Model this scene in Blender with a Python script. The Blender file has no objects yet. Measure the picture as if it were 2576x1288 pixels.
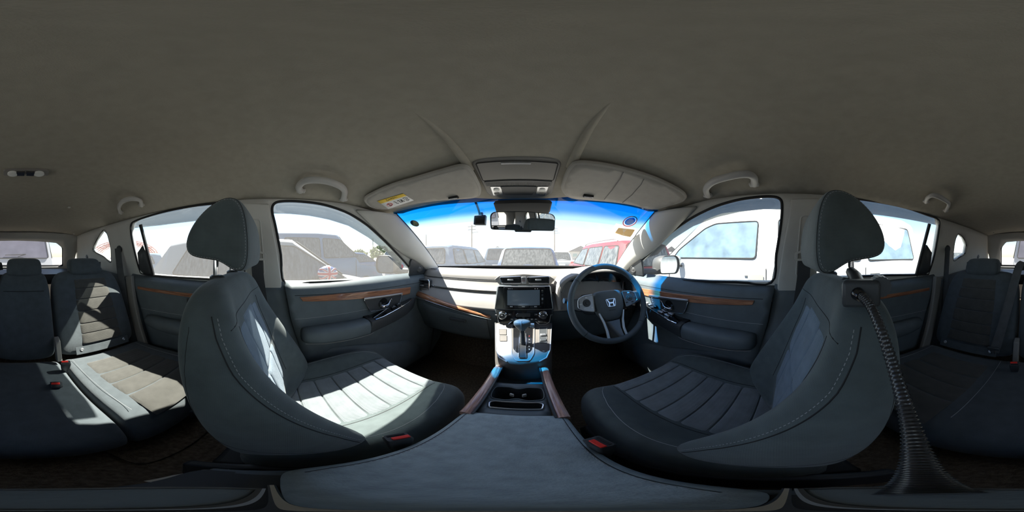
import bpy, bmesh, math, random
from mathutils import Vector, Matrix
from mathutils.geometry import delaunay_2d_cdt
PI = math.pi
R = math.radians
V = Vector
random.seed(7)
SC = bpy.context.scene
COL = SC.collection
IW, IH = 2576, 1288

# ------------------------------------------------------------------ camera
# car frame: X right, Y forward, Z up from the cabin floor. 360 degree camera between the front seats.
CAM = V((0.03, 0.0, 0.88))
FWD = 1333                      # picture column that looks straight ahead along the car
cd = bpy.data.cameras.new('camera'); cam = bpy.data.objects.new('camera', cd); COL.objects.link(cam)
cd.type = 'PANO'
try:
    cd.panorama_type = 'EQUIRECTANGULAR'
except Exception:
    cd.cycles.panorama_type = 'EQUIRECTANGULAR'
cd.clip_start = 0.005; cd.clip_end = 500
cam.location = CAM
cam.rotation_euler = (PI/2, 0, (FWD - IW/2)/IW*2*PI)
SC.camera = cam

# ------------------------------------------------------------------ sky, sun, exposure
SUN_TO = V((-0.77, 0.18, 1.0)).normalized()      # towards the sun: left, half way up the sky
wd = bpy.data.worlds.new('sky'); SC.world = wd; wd.use_nodes = True
nt = wd.node_tree; nt.nodes.clear()
wo = nt.nodes.new('ShaderNodeOutputWorld'); wb = nt.nodes.new('ShaderNodeBackground'); ws = nt.nodes.new('ShaderNodeTexSky')
ws.sky_type = 'NISHITA'; ws.sun_disc = False
ws.sun_elevation = math.asin(SUN_TO.z); ws.sun_rotation = math.atan2(SUN_TO.x, SUN_TO.y)
ws.air_density = 1.0; ws.dust_density = 0.3; ws.ozone_density = 1.4
wb.inputs['Strength'].default_value = 0.165
nt.links.new(ws.outputs[0], wb.inputs[0]); nt.links.new(wb.outputs[0], wo.inputs[0])
sd = bpy.data.lights.new('sun', 'SUN'); sun = bpy.data.objects.new('sun', sd); COL.objects.link(sun)
sd.energy = 15.0; sd.angle = R(0.6); sd.color = (1.0, 0.95, 0.86)
sun.location = SUN_TO*30
sun.rotation_euler = (-SUN_TO).to_track_quat('-Z', 'Y').to_euler()
SC.view_settings.view_transform = 'Standard'; SC.view_settings.look = 'None'
SC.view_settings.gamma = 1.0; SC.view_settings.use_curve_mapping = False
SC.view_settings.exposure = 0.92
SC.cycles.max_bounces = 10; SC.cycles.diffuse_bounces = 6; SC.cycles.glossy_bounces = 4
SC.cycles.transparent_max_bounces = 16
SC.cycles.sample_clamp_indirect = 6.0

# ------------------------------------------------------------------ from picture to place
def ray(px, py):
    az = (px-FWD)/IW*2*PI; el = (IH/2-py)/IH*PI
    return V((math.sin(az)*math.cos(el), math.cos(az)*math.cos(el), math.sin(el)))
def at(px, py, x=None, y=None, z=None, d=None):
    r = ray(px, py)
    if x is not None: t = (x-CAM.x)/r.x
    elif y is not None: t = (y-CAM.y)/r.y
    elif z is not None: t = (z-CAM.z)/r.z
    else: t = d
    return CAM + r*t
def XS(z): return 0.70-0.229*(z-0.755)          # inner face of the cabin side above the sill
def on_side(px, py, s, off=0.0):
    r = ray(px, py)                              # s*x = XS(z)+off
    t = (0.70+off-0.229*(CAM.z-0.755)-s*CAM.x)/(s*r.x+0.229*r.z)
    p = CAM + r*t
    return (p.y, p.z)

# ------------------------------------------------------------------ materials
MATS = {}
def mat(name, col, rough=0.6, metal=0.0, spec=0.5, var=0.0, vscale=8.0, bump=0.0, bscale=300.0, coat=0.0, bdist=0.002):
    if name in MATS: return MATS[name]
    m = bpy.data.materials.new(name); m.use_nodes = True
    n = m.node_tree.nodes; l = m.node_tree.links; p = n['Principled BSDF']
    p.inputs['Base Color'].default_value = (*col, 1)
    p.inputs['Roughness'].default_value = rough; p.inputs['Metallic'].default_value = metal
    p.inputs['Specular IOR Level'].default_value = spec
    if coat: p.inputs['Coat Weight'].default_value = coat; p.inputs['Coat Roughness'].default_value = 0.05
    tc = n.new('ShaderNodeTexCoord')
    t = n.new('ShaderNodeTexNoise'); t.inputs['Scale'].default_value = vscale; t.inputs['Detail'].default_value = 4
    l.new(tc.outputs['Object'], t.inputs['Vector'])
    r = n.new('ShaderNodeValToRGB')
    e = r.color_ramp.elements; e[0].position = 0.3; e[1].position = 0.7
    k0, k1 = 1-var, 1+var
    e[0].color = (*[c*k0 for c in col], 1); e[1].color = (*[min(1, c*k1) for c in col], 1)
    l.new(t.outputs['Fac'], r.inputs['Fac']); l.new(r.outputs['Color'], p.inputs['Base Color'])
    if bump:
        b = n.new('ShaderNodeTexNoise'); b.inputs['Scale'].default_value = bscale; b.inputs['Detail'].default_value = 2
        l.new(tc.outputs['Object'], b.inputs['Vector'])
        bn = n.new('ShaderNodeBump'); bn.inputs['Strength'].default_value = bump; bn.inputs['Distance'].default_value = bdist
        l.new(b.outputs['Fac'], bn.inputs['Height']); l.new(bn.outputs['Normal'], p.inputs['Normal'])
    MATS[name] = m
    return m
def weave(name, col, rough=0.9, scale=420, amt=0.3, var=0.12):
    m = mat(name, col, rough, spec=0.2, var=var, vscale=30)
    n = m.node_tree.nodes; l = m.node_tree.links; p = n['Principled BSDF']
    tc = n.new('ShaderNodeTexCoord'); hs = []
    for ax in ('X', 'Y', 'Z'):
        w = n.new('ShaderNodeTexWave'); w.bands_direction = ax; w.inputs['Scale'].default_value = scale/3.0
        w.inputs['Distortion'].default_value = 1.0
        l.new(tc.outputs['Object'], w.inputs['Vector']); hs.append(w)
    a = n.new('ShaderNodeMath'); a.operation = 'ADD'; l.new(hs[0].outputs['Fac'], a.inputs[0]); l.new(hs[1].outputs['Fac'], a.inputs[1])
    c = n.new('ShaderNodeMath'); c.operation = 'ADD'; l.new(a.outputs[0], c.inputs[0]); l.new(hs[2].outputs['Fac'], c.inputs[1])
    bn = n.new('ShaderNodeBump'); bn.inputs['Strength'].default_value = amt; bn.inputs['Distance'].default_value = 0.001
    l.new(c.outputs[0], bn.inputs['Height']); l.new(bn.outputs['Normal'], p.inputs['Normal'])
    p.inputs['Sheen Weight'].default_value = 0.165
    return m
def wood(name, dark, light, sc=(60, 3.0, 60), rough=0.28):
    m = mat(name, light, rough, spec=0.5, coat=0.6)
    n = m.node_tree.nodes; l = m.node_tree.links; p = n['Principled BSDF']
    tc = n.new('ShaderNodeTexCoord'); mp = n.new('ShaderNodeMapping'); mp.inputs['Scale'].default_value = sc
    t = n.new('ShaderNodeTexNoise'); t.inputs['Scale'].default_value = 3.0; t.inputs['Detail'].default_value = 6; t.inputs['Distortion'].default_value = 0.6
    l.new(tc.outputs['Object'], mp.inputs[0]); l.new(mp.outputs[0], t.inputs['Vector'])
    r = n.new('ShaderNodeValToRGB'); e = r.color_ramp.elements
    e[0].position = 0.32; e[1].position = 0.66; e[0].color = (*dark, 1); e[1].color = (*light, 1)
    l.new(t.outputs['Fac'], r.inputs['Fac']); l.new(r.outputs['Color'], p.inputs['Base Color'])
    return m
def glass(name, tint, gloss=0.06, dust=0.03, dustcol=(0.8, 0.78, 0.72), dirt=0.0, dscale=60, fade=None):
    """thin dusty pane: see-through, a little mirror, a film of dust that scatters light"""
    m = bpy.data.materials.new(name); m.use_nodes = True
    n = m.node_tree.nodes; l = m.node_tree.links; n.clear()
    o = n.new('ShaderNodeOutputMaterial')
    tr = n.new('ShaderNodeBsdfTransparent'); tr.inputs[0].default_value = (*tint, 1)
    if fade:
        at_ = n.new('ShaderNodeAttribute'); at_.attribute_name = 'tint'; mc = n.new('ShaderNodeMix'); mc.data_type = 'RGBA'
        mc.inputs[6].default_value = (*fade, 1); mc.inputs[7].default_value = (*tint, 1)
        l.new(at_.outputs['Fac'], mc.inputs[0]); l.new(mc.outputs[2], tr.inputs[0])
    gl = n.new('ShaderNodeBsdfGlossy'); gl.inputs['Roughness'].default_value = 0.02
    fr = n.new('ShaderNodeLayerWeight'); fr.inputs['Blend'].default_value = 0.5
    pw = n.new('ShaderNodeMath'); pw.operation = 'POWER'; pw.inputs[1].default_value = 5.0; l.new(fr.outputs['Facing'], pw.inputs[0])
    mu = n.new('ShaderNodeMath'); mu.operation = 'MULTIPLY_ADD'; mu.inputs[1].default_value = 0.3; mu.inputs[2].default_value = gloss
    l.new(pw.outputs[0], mu.inputs[0])
    mi = n.new('ShaderNodeMixShader'); l.new(mu.outputs[0], mi.inputs[0]); l.new(tr.outputs[0], mi.inputs[1]); l.new(gl.outputs[0], mi.inputs[2])
    mu.use_clamp = True
    tl = n.new('ShaderNodeBsdfTranslucent'); tl.inputs[0].default_value = (*dustcol, 1)
    m2 = n.new('ShaderNodeMixShader')
    if dirt > 0:
        tc = n.new('ShaderNodeTexCoord'); t = n.new('ShaderNodeTexNoise'); t.inputs['Scale'].default_value = dscale; t.inputs['Detail'].default_value = 5
        l.new(tc.outputs['Object'], t.inputs['Vector'])
        mr = n.new('ShaderNodeMapRange'); mr.inputs[1].default_value = 0.45; mr.inputs[2].default_value = 0.75
        mr.inputs[3].default_value = dust; mr.inputs[4].default_value = dust+dirt
        l.new(t.outputs['Fac'], mr.inputs[0]); l.new(mr.outputs[0], m2.inputs[0])
    else:
        m2.inputs[0].default_value = dust
    l.new(mi.outputs[0], m2.inputs[1]); l.new(tl.outputs[0], m2.inputs[2]); l.new(m2.outputs[0], o.inputs[0])
    MATS[name] = m
    return m
def paper(name, col):
    """thin print that lets light through from behind"""
    m = mat(name, col, .6); n = m.node_tree.nodes; l = m.node_tree.links; p = n['Principled BSDF']
    tl = n.new('ShaderNodeBsdfTranslucent'); tl.inputs[0].default_value = (*col, 1); mx = n.new('ShaderNodeMixShader'); mx.inputs[0].default_value = .55
    o = n['Material Output']; l.new(p.outputs[0], mx.inputs[1]); l.new(tl.outputs[0], mx.inputs[2]); l.new(mx.outputs[0], o.inputs[0])
    return m
def emis(name, col, st):
    m = bpy.data.materials.new(name); m.use_nodes = True
    p = m.node_tree.nodes['Principled BSDF']; p.inputs['Base Color'].default_value = (*col, 1)
    p.inputs['Emission Color'].default_value = (*col, 1); p.inputs['Emission Strength'].default_value = st
    MATS[name] = m; return m

mat('headliner', (0.335, 0.31, 0.26), 0.95, spec=0.1, var=0.05, vscale=40, bump=0.25, bscale=500)
mat('visor_cloth', (0.38, 0.36, 0.325), 0.9, spec=0.15, var=0.04, vscale=40, bump=0.15, bscale=500)
mat('pillar_grey', (0.50, 0.49, 0.455), 0.6, spec=0.3, var=0.03, bump=0.05, bscale=600)
mat('console_grey', (0.20, 0.19, 0.175), 0.5, spec=0.35, var=0.03, bump=0.05, bscale=600)
mat('soft_black', (0.105, 0.126, 0.138), 0.55, spec=0.35, var=0.08, vscale=20, bump=0.12, bscale=420)
mat('dash_pad', (0.34, 0.315, 0.29), 0.6, spec=0.35, var=0.05, vscale=15, bump=0.10, bscale=420)
mat('hard_black', (0.045, 0.049, 0.053), 0.45, spec=0.4, var=0.05, bump=0.05, bscale=500)
mat('gloss_black', (0.010, 0.010, 0.011), 0.12, spec=0.5, coat=0.5)
mat('rubber', (0.015, 0.015, 0.016), 0.7, spec=0.3)
mat('chrome', (0.82, 0.83, 0.85), 0.12, metal=1.0)
mat('satin_silver', (0.55, 0.56, 0.57), 0.32, metal=0.9)
mat('console_silver', (0.165, 0.150, 0.138), 0.42, metal=0.1, spec=0.4)
weave('seat_cloth', (0.078, 0.095, 0.097), 0.85, 420, 0.12)
weave('seat_insert', (0.18, 0.20, 0.212), 0.92, 520, 0.5)
weave('seat_mesh', (0.18, 0.23, 0.28), 0.85, 520, 0.6)  # blue reflected from sky and shade band is put into the cloth colour
weave('rear_cloth', (0.062, 0.073, 0.080), 0.9, 420, 0.15)
weave('rear_insert', (0.062, 0.060, 0.054), 0.92, 520, 0.5)
mat('armrest_cloth', (0.32, 0.38, 0.40), 0.75, spec=0.3, var=0.15, vscale=60, bump=0.3, bscale=350)
mat('stitch', (0.30, 0.31, 0.32), 0.8)
mat('carpet', (0.17, 0.132, 0.095), 0.97, spec=0.05, var=0.35, vscale=90, bump=0.8, bscale=260, bdist=0.006)
weave('belt_web', (0.075, 0.078, 0.080), 0.7, 700, 0.3)
mat('belt_web_dark', (0.030, 0.032, 0.035), 0.7, var=0.1, bump=0.2)
mat('red_button', (0.75, 0.025, 0.015), 0.4, spec=0.5)
mat('white_label', (0.78, 0.78, 0.76), 0.6)
mat('label_yellow', (0.80, 0.55, 0.06), 0.6)
mat('ink_black', (0.012, 0.012, 0.012), 0.6)
mat('ink_red', (0.65, 0.05, 0.06), 0.6)
mat('button_white', (0.70, 0.71, 0.72), 0.5)
mat('lens_clear', (0.75, 0.75, 0.72), 0.2, spec=0.6)
mat('mirror_glass', (0.85, 0.87, 0.88), 0.02, metal=1.0)
mat('mirror_dusty', (0.50, 0.53, 0.55), 0.16, metal=0.9, var=.15, vscale=30)
mat('screen_glass', (0.22, 0.27, 0.32), 0.10, spec=0.7, coat=0.7)  # base colour lightened to blue-grey to stand for reflected headliner and sky
wood('wood_trim', (0.16, 0.055, 0.028), (0.46, 0.205, 0.105))
wood('wood_trim_dash', (0.17, 0.060, 0.028), (0.50, 0.235, 0.115), sc=(3.0, 60, 60))
wood('wood_console', (0.26, 0.135, 0.100), (0.60, 0.37, 0.30))
mat('handle_grey', (0.42, 0.41, 0.39), 0.45, spec=0.4, var=.03)
glass('glass_side', (0.86, 0.90, 0.89), 0.012, 0.055)
glass('glass_rear', (0.60, 0.62, 0.66), 0.04, 0.03)
glass('glass_wind', (0.86, 0.90, 0.90), 0.012, 0.048, dirt=0.015, dscale=25)
glass('glass_band', (0.003, 0.28, 0.76), 0.035, 0.025, dustcol=(0.04, 0.40, 0.90), fade=(0.86, 0.90, 0.90))
glass('glass_visor', (0.32, 0.34, 0.35), 0.05, 0.06)
mat('cast_iron', (0.06, 0.06, 0.06), 0.5)

# ------------------------------------------------------------------ mesh tools
class MB:
    def __init__(s): s.v = []; s.f = []
    def add(s, vs, fs):
        b = len(s.v); s.v += [V(p) for p in vs]; s.f += [tuple(i+b for i in f) for f in fs]; return s
    def box(s, c, d, rot=None):
        c = V(c); vs = []
        for sx in (-.5, .5):
            for sy in (-.5, .5):
                for sz in (-.5, .5):
                    p = V((sx*d[0], sy*d[1], sz*d[2]))
                    if rot is not None: p = rot @ p
                    vs.append(c+p)
        return s.add(vs, [(0, 1, 3, 2), (4, 6, 7, 5), (0, 4, 5, 1), (2, 3, 7, 6), (0, 2, 6, 4), (1, 5, 7, 3)])
    def loft(s, rings, cap0=True, cap1=True, closed=True):
        n = len(rings[0]); vs = [p for r in rings for p in r]; fs = []
        for i in range(len(rings)-1):
            for j in range(n if closed else n-1):
                k = (j+1) % n
                fs.append((i*n+j, i*n+k, (i+1)*n+k, (i+1)*n+j))
        if cap0: fs.append(tuple(range(n-1, -1, -1)))
        if cap1: fs.append(tuple((len(rings)-1)*n+j for j in range(n)))
        return s.add(vs, fs)
    def grid(s, rows): return s.loft(rows, False, False, False)
    def sweep(s, path, prof, up=None, closed=False, cap=True, scale=None):
        """prof: 2d points (side, up)."""
        P = [V(p) for p in path]; n = len(P); T = []
        for i in range(n):
            a = P[(i-1) % n] if (closed or i > 0) else P[i]
            b = P[(i+1) % n] if (closed or i < n-1) else P[i]
            T.append((b-a).normalized())
        rings = []; prev = None
        for i in range(n):
            if up is not None: u = V(up)
            else:
                if prev is None:
                    u = V((0, 0, 1)) if abs(T[i].z) < .9 else V((0, 1, 0))
                else: u = prev
            sd = T[i].cross(u).normalized(); uu = sd.cross(T[i]).normalized(); prev = uu
            k = 1 if scale is None else scale[i]
            rings.append([P[i]+sd*(a*k)+uu*(b*k) for a, b in prof])
        if closed: rings.append(rings[0])
        return s.loft(rings, cap and not closed, cap and not closed)
    def tube(s, path, r, n=8, closed=False, up=None):
        sc = None
        if isinstance(r, (list, tuple)): sc = r; r = 1.0
        prof = [(math.cos(2*PI*i/n)*r, math.sin(2*PI*i/n)*r) for i in range(n)]
        return s.sweep(path, prof, up=up, closed=closed, scale=sc)
    def lathe(s, prof, c=(0, 0, 0), axis=(0, 0, 1), n=24, cap=True):
        a = V(axis).normalized(); q = V((0, 0, 1)).rotation_difference(a); c = V(c)
        rings = [[c+q @ V((r*math.cos(2*PI*i/n), r*math.sin(2*PI*i/n), h)) for i in range(n)] for r, h in prof]
        return s.loft(rings, cap, cap)
    def prism(s, out, vec):
        vec = V(vec); n = len(out); vs = [V(p) for p in out]+[V(p)+vec for p in out]
        fs = [tuple(range(n-1, -1, -1)), tuple(range(n, 2*n))]+[(i, (i+1) % n, n+(i+1) % n, n+i) for i in range(n)]
        return s.add(vs, fs)
    def sheet(s, outer, holes, fn, step=0.05, clear=0.4):
        pts = []; edges = []
        loops = [resample(outer, step)]+[resample(h, step) for h in holes]
        for lp in loops:
            b = len(pts); n = len(lp); pts += [V((p[0], p[1])) for p in lp]; edges += [(b+i, b+(i+1) % n) for i in range(n)]
        xs = [p[0] for p in loops[0]]; ys = [p[1] for p in loops[0]]
        nx = int((max(xs)-min(xs))/step)+1; ny = int((max(ys)-min(ys))/step)+1
        for i in range(nx+1):
            for j in range(ny+1):
                p = (min(xs)+(i+.5*(j % 2))*step, min(ys)+j*step)
                if not inside(p, loops[0]) or any(inside(p, h) for h in loops[1:]): continue
                if min(segd(p, lp) for lp in loops) < step*clear: continue
                pts.append(V(p))
        ov, oe, of, a, b, c = delaunay_2d_cdt(pts, edges, [], 0, 1e-6)
        fs = []
        for f in of:
            cx = sum(ov[i][0] for i in f)/len(f); cy = sum(ov[i][1] for i in f)/len(f)
            if inside((cx, cy), loops[0]) and not any(inside((cx, cy), h) for h in loops[1:]): fs.append(tuple(f))
        return s.add([fn(p[0], p[1]) for p in ov], fs)
    def xform(s, m): s.v = [m @ p for p in s.v]; return s
    def build(s, name, material, parent=None, bevel=0, sub=0, solid=0, ang=40, smooth=True, bseg=2, soff=-1, recalc=True):
        off = V((0, 0, 0)); p = parent
        while p is not None: off += p.location; p = p.parent
        me = bpy.data.meshes.new(name)
        me.from_pydata([tuple(q-off) for q in s.v], [], s.f); me.validate()
        if recalc: bm = bmesh.new(); bm.from_mesh(me); bmesh.ops.recalc_face_normals(bm, faces=bm.faces); bm.to_mesh(me); bm.free()
        me.materials.append(MATS[material] if isinstance(material, str) else material)
        if smooth:
            me.polygons.foreach_set('use_smooth', [True]*len(me.polygons))
            if not sub: me.set_sharp_from_angle(angle=R(ang))
        o = bpy.data.objects.new(name, me); COL.objects.link(o)
        if parent is not None: o.parent = parent
        if solid:
            md = o.modifiers.new('thick', 'SOLIDIFY'); md.thickness = solid; md.offset = soff
        if bevel:
            md = o.modifiers.new('round', 'BEVEL'); md.width = bevel; md.segments = bseg; md.limit_method = 'ANGLE'; md.angle_limit = R(35)
            md.harden_normals = False
        if sub:
            md = o.modifiers.new('soft', 'SUBSURF'); md.levels = sub; md.render_levels = sub
        return o
def segd(p, lp):
    best = 9e9; n = len(lp); px, py = p
    for i in range(n):
        ax, ay = lp[i]; bx, by = lp[(i+1) % n]; dx, dy = bx-ax, by-ay; L = dx*dx+dy*dy
        t = 0 if L == 0 else max(0, min(1, ((px-ax)*dx+(py-ay)*dy)/L))
        d = math.hypot(px-ax-t*dx, py-ay-t*dy)
        if d < best: best = d
    return best
def inside(p, lp):
    x, y = p; c = False; n = len(lp); j = n-1
    for i in range(n):
        xi, yi = lp[i]; xj, yj = lp[j]
        if (yi > y) != (yj > y) and x < (xj-xi)*(y-yi)/(yj-yi)+xi: c = not c
        j = i
    return c
def resample(lp, step):
    out = []; n = len(lp)
    for i in range(n):
        a = V(lp[i][:2]); b = V(lp[(i+1) % n][:2]); k = max(1, int(round((b-a).length/step)))
        out += [tuple(a+(b-a)*(j/k)) for j in range(k)]
    return out
def spline(pts, n=6, closed=False):
    """Catmull-Rom through the points (2d or 3d)."""
    P = [V(p) for p in pts]; m = len(P); out = []
    for i in range(m if closed else m-1):
        p1 = P[i]; p2 = P[(i+1) % m]
        p0 = P[(i-1) % m] if (closed or i > 0) else p1*2-p2
        p3 = P[(i+2) % m] if (closed or i+2 < m) else p2*2-p1
        for k in range(n):
            t = k/n
            out.append(0.5*((2*p1)+(p2-p0)*t+(2*p0-5*p1+4*p2-p3)*t*t+(3*p1-p0-3*p2+p3)*t**3))
    if not closed: out.append(P[-1])
    return out
def rpoly(pts, r, n=4):
    """polygon with rounded corners, 2d or 3d"""
    P = [V(p) for p in pts]; m = len(P); out = []
    for i in range(m):
        a, b, c = P[i-1], P[i], P[(i+1) % m]
        rr = r[i] if isinstance(r, (list, tuple)) else r
        d1 = min(rr, (a-b).length*.49); d2 = min(rr, (c-b).length*.49)
        s = b+(a-b).normalized()*d1; e = b+(c-b).normalized()*d2
        for k in range(n+1):
            t = k/n; out.append(s*(1-t)**2+b*2*t*(1-t)+e*t*t)
    return out
def lerp(a, b, t): return a+(b-a)*t
def interp(x, tab):
    if x <= tab[0][0]: return tab[0][1]
    for (a, va), (b, vb) in zip(tab, tab[1:]):
        if x <= b:
            t = (x-a)/(b-a); t = t*t*(3-2*t) if False else t
            return va+(vb-va)*t
    return tab[-1][1]
def sm(t): t = max(0, min(1, t)); return t*t*(3-2*t)
def thing(name, label, cat, loc=(0, 0, 0), group=None, kind=None):
    o = bpy.data.objects.new(name, None); COL.objects.link(o); o.location = loc; o.empty_display_size = 0.05
    return tag(o, label, cat, group, kind)
def tag(o, label=None, cat=None, group=None, kind=None):
    if label: o['label'] = label
    if cat: o['category'] = cat
    if group: o['group'] = group
    if kind: o['kind'] = kind
    return o
def dup(o, parent=None):
    c = o.copy(); COL.objects.link(c); c.parent = parent
    for ch in list(o.children): dup(ch, c)
    return c
def dashes(path, seg=0.004, gap=0.003, r=0.0006):
    """stitches along a path as one mesh"""
    P = [V(p) for p in path]; mb = MB(); carry = 0; on = True; cur = [P[0]]; left = seg
    for a, b in zip(P, P[1:]):
        L = (b-a).length; pos = 0; d = (b-a)/L if L else V((0, 0, 0))
        while L-pos > left:
            pos += left; q = a+d*pos
            if on:
                cur.append(q); mb.tube([cur[0], cur[-1]], r, 4)
            cur = [q]; on = not on; left = seg if on else gap
        left -= L-pos
    return mb
def pad(mb, f, u0, u1, v0, v1, h, nu=8, nv=6, sink=0.002, k=9):
    """a puffed panel on surface f(u,v)->(point, normal)"""
    rows = []
    for i in range(nu+1):
        row = []
        for j in range(nv+1):
            a = i/nu; b = j/nv
            # crowd samples to the edges
            a = .5-.5*math.cos(PI*a); b = .5-.5*math.cos(PI*b)
            p, nrm = f(lerp(u0, u1, a), lerp(v0, v1, b))
            e = (1-abs(2*a-1)**k)*(1-abs(2*b-1)**k)
            row.append(p+nrm*(h*e**.5-sink))
        rows.append(row)
    return mb.grid(rows)
def text(body, size, mtx, material, name, parent, align='CENTER', ext=0.0003):
    c = bpy.data.curves.new(name, 'FONT'); c.body = body; c.size = size; c.align_x = align; c.align_y = 'CENTER'; c.extrude = ext
    c.resolution_u = 3
    c.materials.append(MATS[material])
    tmp = bpy.data.objects.new(name, c); COL.objects.link(tmp)
    dg = bpy.context.evaluated_depsgraph_get(); me = bpy.data.meshes.new_from_object(tmp.evaluated_get(dg))
    bpy.data.objects.remove(tmp); me.name = name
    off = V((0, 0, 0)); p = parent
    while p is not None: off += p.location; p = p.parent
    m = mtx.copy(); m.translation = m.translation-off
    me.transform(m)
    o = bpy.data.objects.new(name, me); COL.objects.link(o); o.parent = parent
    return o
def snap(o, path, off):
    """lay a path on the finished (smoothed) surface of o, off metres proud of it"""
    from mathutils.bvhtree import BVHTree
    dg = bpy.context.evaluated_depsgraph_get(); dg.update()
    ob = o.evaluated_get(dg); me = ob.to_mesh()
    bv = BVHTree.FromPolygons([v.co.copy() for v in me.vertices], [tuple(p.vertices) for p in me.polygons])
    ob.to_mesh_clear()
    w = V((0, 0, 0)); p = o
    while p is not None: w += p.location; p = p.parent
    out = []
    for q in path:
        c, n, i, d = bv.find_nearest(V(q)-w)
        s = 1 if (V(q)-w-c).dot(n) >= -1 and n.length else 1
        out.append(c+n*off+w)
    return out
def frame(o, x, y):
    """matrix with origin o, x axis and (approx) y axis"""
    x = V(x).normalized(); z = x.cross(V(y)).normalized(); y = z.cross(x)
    m = Matrix((x, y, z)).transposed().to_4x4(); m.translation = V(o); return m
# ================================================================== the cabin shell
def ZC(y): return interp(y, [(-2.1, 1.09), (-1.72, 1.135), (-1.3, 1.175), (-0.7, 1.205), (-0.1, 1.212), (0.3, 1.195), (0.5, 1.172), (0.72, 1.136)])
def ZE(y): return interp(y, [(-1.9, 1.10), (-1.3, 1.115), (0.3, 1.117), (0.58, 1.094), (0.72, 1.07)])
def RZ(x, y):
    a = min(1.0, abs(x)/0.618)
    z = ZC(y)-(ZC(y)-ZE(y))*a**4.2
    # recessed channel that runs back from the overhead console, with raised shoulders
    k = sm((y-0.12)/0.25)*(1-sm((y-0.62)/0.1))
    return z
def YH(x): return 0.728-0.37*x*x
hl = [(-0.618, -1.73), (0.618, -1.73), (0.618, 0.44), (0.612, 0.55)]
hl += [(x, YH(x)) for x in [0.57-0.114*i for i in range(11)]]
hl += [(-0.612, 0.55), (-0.618, 0.44)]
mb = MB().sheet(hl, [], lambda x, y: V((x, y, RZ(x, y))), 0.03)
cl = tag(mb.build('ceiling', 'headliner', None, solid=0.03, soff=1, recalc=False), 'warm grey woven headliner over the whole cabin', 'ceiling', kind='structure')
for s in (-1, 1):    # raised ridge that runs back from each rear corner of the overhead console
    pr = [V((s*lerp(.150, .140, k/16), lerp(.47, .17, k/16), 0)) for k in range(17)]
    MB().tube([V((p.x, p.y, RZ(p.x, p.y)+.004)) for p in pr], [.0135*(1-(k/16)**1.5)+.002 for k in range(17)], 16).build('headliner_ridge', 'headliner', cl)

# windscreen
def WS(u, t):
    top = V((0.590*u, 0.705-0.132*u*u, 1.140-0.044*u*u)); bot = V((0.70*u, 1.42-0.24*u*u, 0.752))
    p = top.lerp(bot, t); b = math.sin(PI*t)*0.018
    return p+V((0, 0.5, 0.86))*b
w1 = thing('window_1', 'dusty sloping front windscreen with blue shade band', 'window', (0, 1.1, 0.9), kind='structure')
TB = 0.20
def band_t(u): return 0.19+0.02*u*u
mb = MB().grid([[WS(u/14, lerp(band_t(u/14), 1, t/12)) for u in range(-14, 15)] for t in range(13)]); mb.build('pane', 'glass_wind', w1)
mb = MB().grid([[WS(u/14, lerp(-0.03, band_t(u/14), t/12)) for u in range(-14, 15)] for t in range(13)])
o = mb.build('shade_band', 'glass_band', w1)
ta = o.data.attributes.new('tint', 'FLOAT', 'POINT')
ta.data.foreach_set('value', [1-sm((i//29/12-0.50)/0.42) for i in range(29*13)])     # the tint fades out at its lower edge
mb = MB(); lo = [WS(u/14, 1.0) for u in range(-14, 15)]
mb.tube([WS(1, t/12) for t in range(13)], 0.012, 6).tube([WS(-1, t/12) for t in range(13)], 0.012, 6)
mb.build('frit_seal', 'rubber', w1)
mb = MB().sweep([WS(u/14, 0.93) for u in range(-14, 15)], [(-.035, -.004), (.035, -.004), (.035, .004), (-.035, .004)], up=(0, .5, .86)); mb.build('cowl_strip', 'rubber', w1)

# ---- window outlines of the two sides, measured on the side plane
LF = [(716, 712), (706, 640), (693, 570), (684, 530), (690, 511), (712, 505), (760, 506), (820, 515), (880, 537), (930, 570), (980, 617), (1020, 660), (1036, 682), (1034, 697), (960, 703), (850, 708), (780, 711)]
RF = [(1940, 711), (1953, 640), (1964, 570), (1968, 518), (1962, 499), (1940, 493), (1900, 495), (1850, 503), (1790, 522), (1730, 553), (1680, 590), (1640, 630), (1610, 660), (1606, 690), (1612, 700), (1700, 705), (1850, 710)]
LR = [(610, 708), (600, 620), (598, 530), (606, 508), (630, 504), (535, 511), (480, 518), (400, 535), (340, 555), (328, 566), (329, 590), (337, 630), (352, 680), (362, 690), (430, 697), (520, 703)]
LR = [(612, 706), (603, 620), (600, 540), (594, 513), (575, 507), (535, 511), (480, 518), (400, 535), (345, 553), (329, 564), (329, 590), (337, 630), (350, 678), (362, 690), (430, 697), (520, 702)]
RR = [(2048, 702), (2057, 620), (2060, 530), (2066, 505), (2086, 495), (2135, 497), (2200, 505), (2280, 522), (2335, 541), (2360, 551), (2364, 570), (2352, 640), (2338, 684), (2328, 691), (2240, 693), (2150, 697)]
LQ = [(259, 579), (269, 589), (278, 624), (279, 660), (259, 645), (240, 635), (233, 628), (241, 606)]
RQ = [(2411, 588), (2425, 599), (2432, 617), (2428, 638), (2414, 648), (2399, 656), (2400, 627), (2404, 603)]
def loop(px, s): return [on_side(a, b, s) for a, b in px]
WIN = {-1: [loop(LF, -1), loop(LR, -1), loop(LQ, -1)], 1: [loop(RF, 1), loop(RR, 1), loop(RQ, 1)]}
side_out = [(-2.0, 0.68), (1.22, 0.68), (1.20, 0.745), (0.90, 0.905), (0.585, 1.085), (0.50, 1.117), (-1.73, 1.117)]
def SP(s, off=0.0): return lambda y, z: V((s*(XS(z)+off), y, z))
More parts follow.
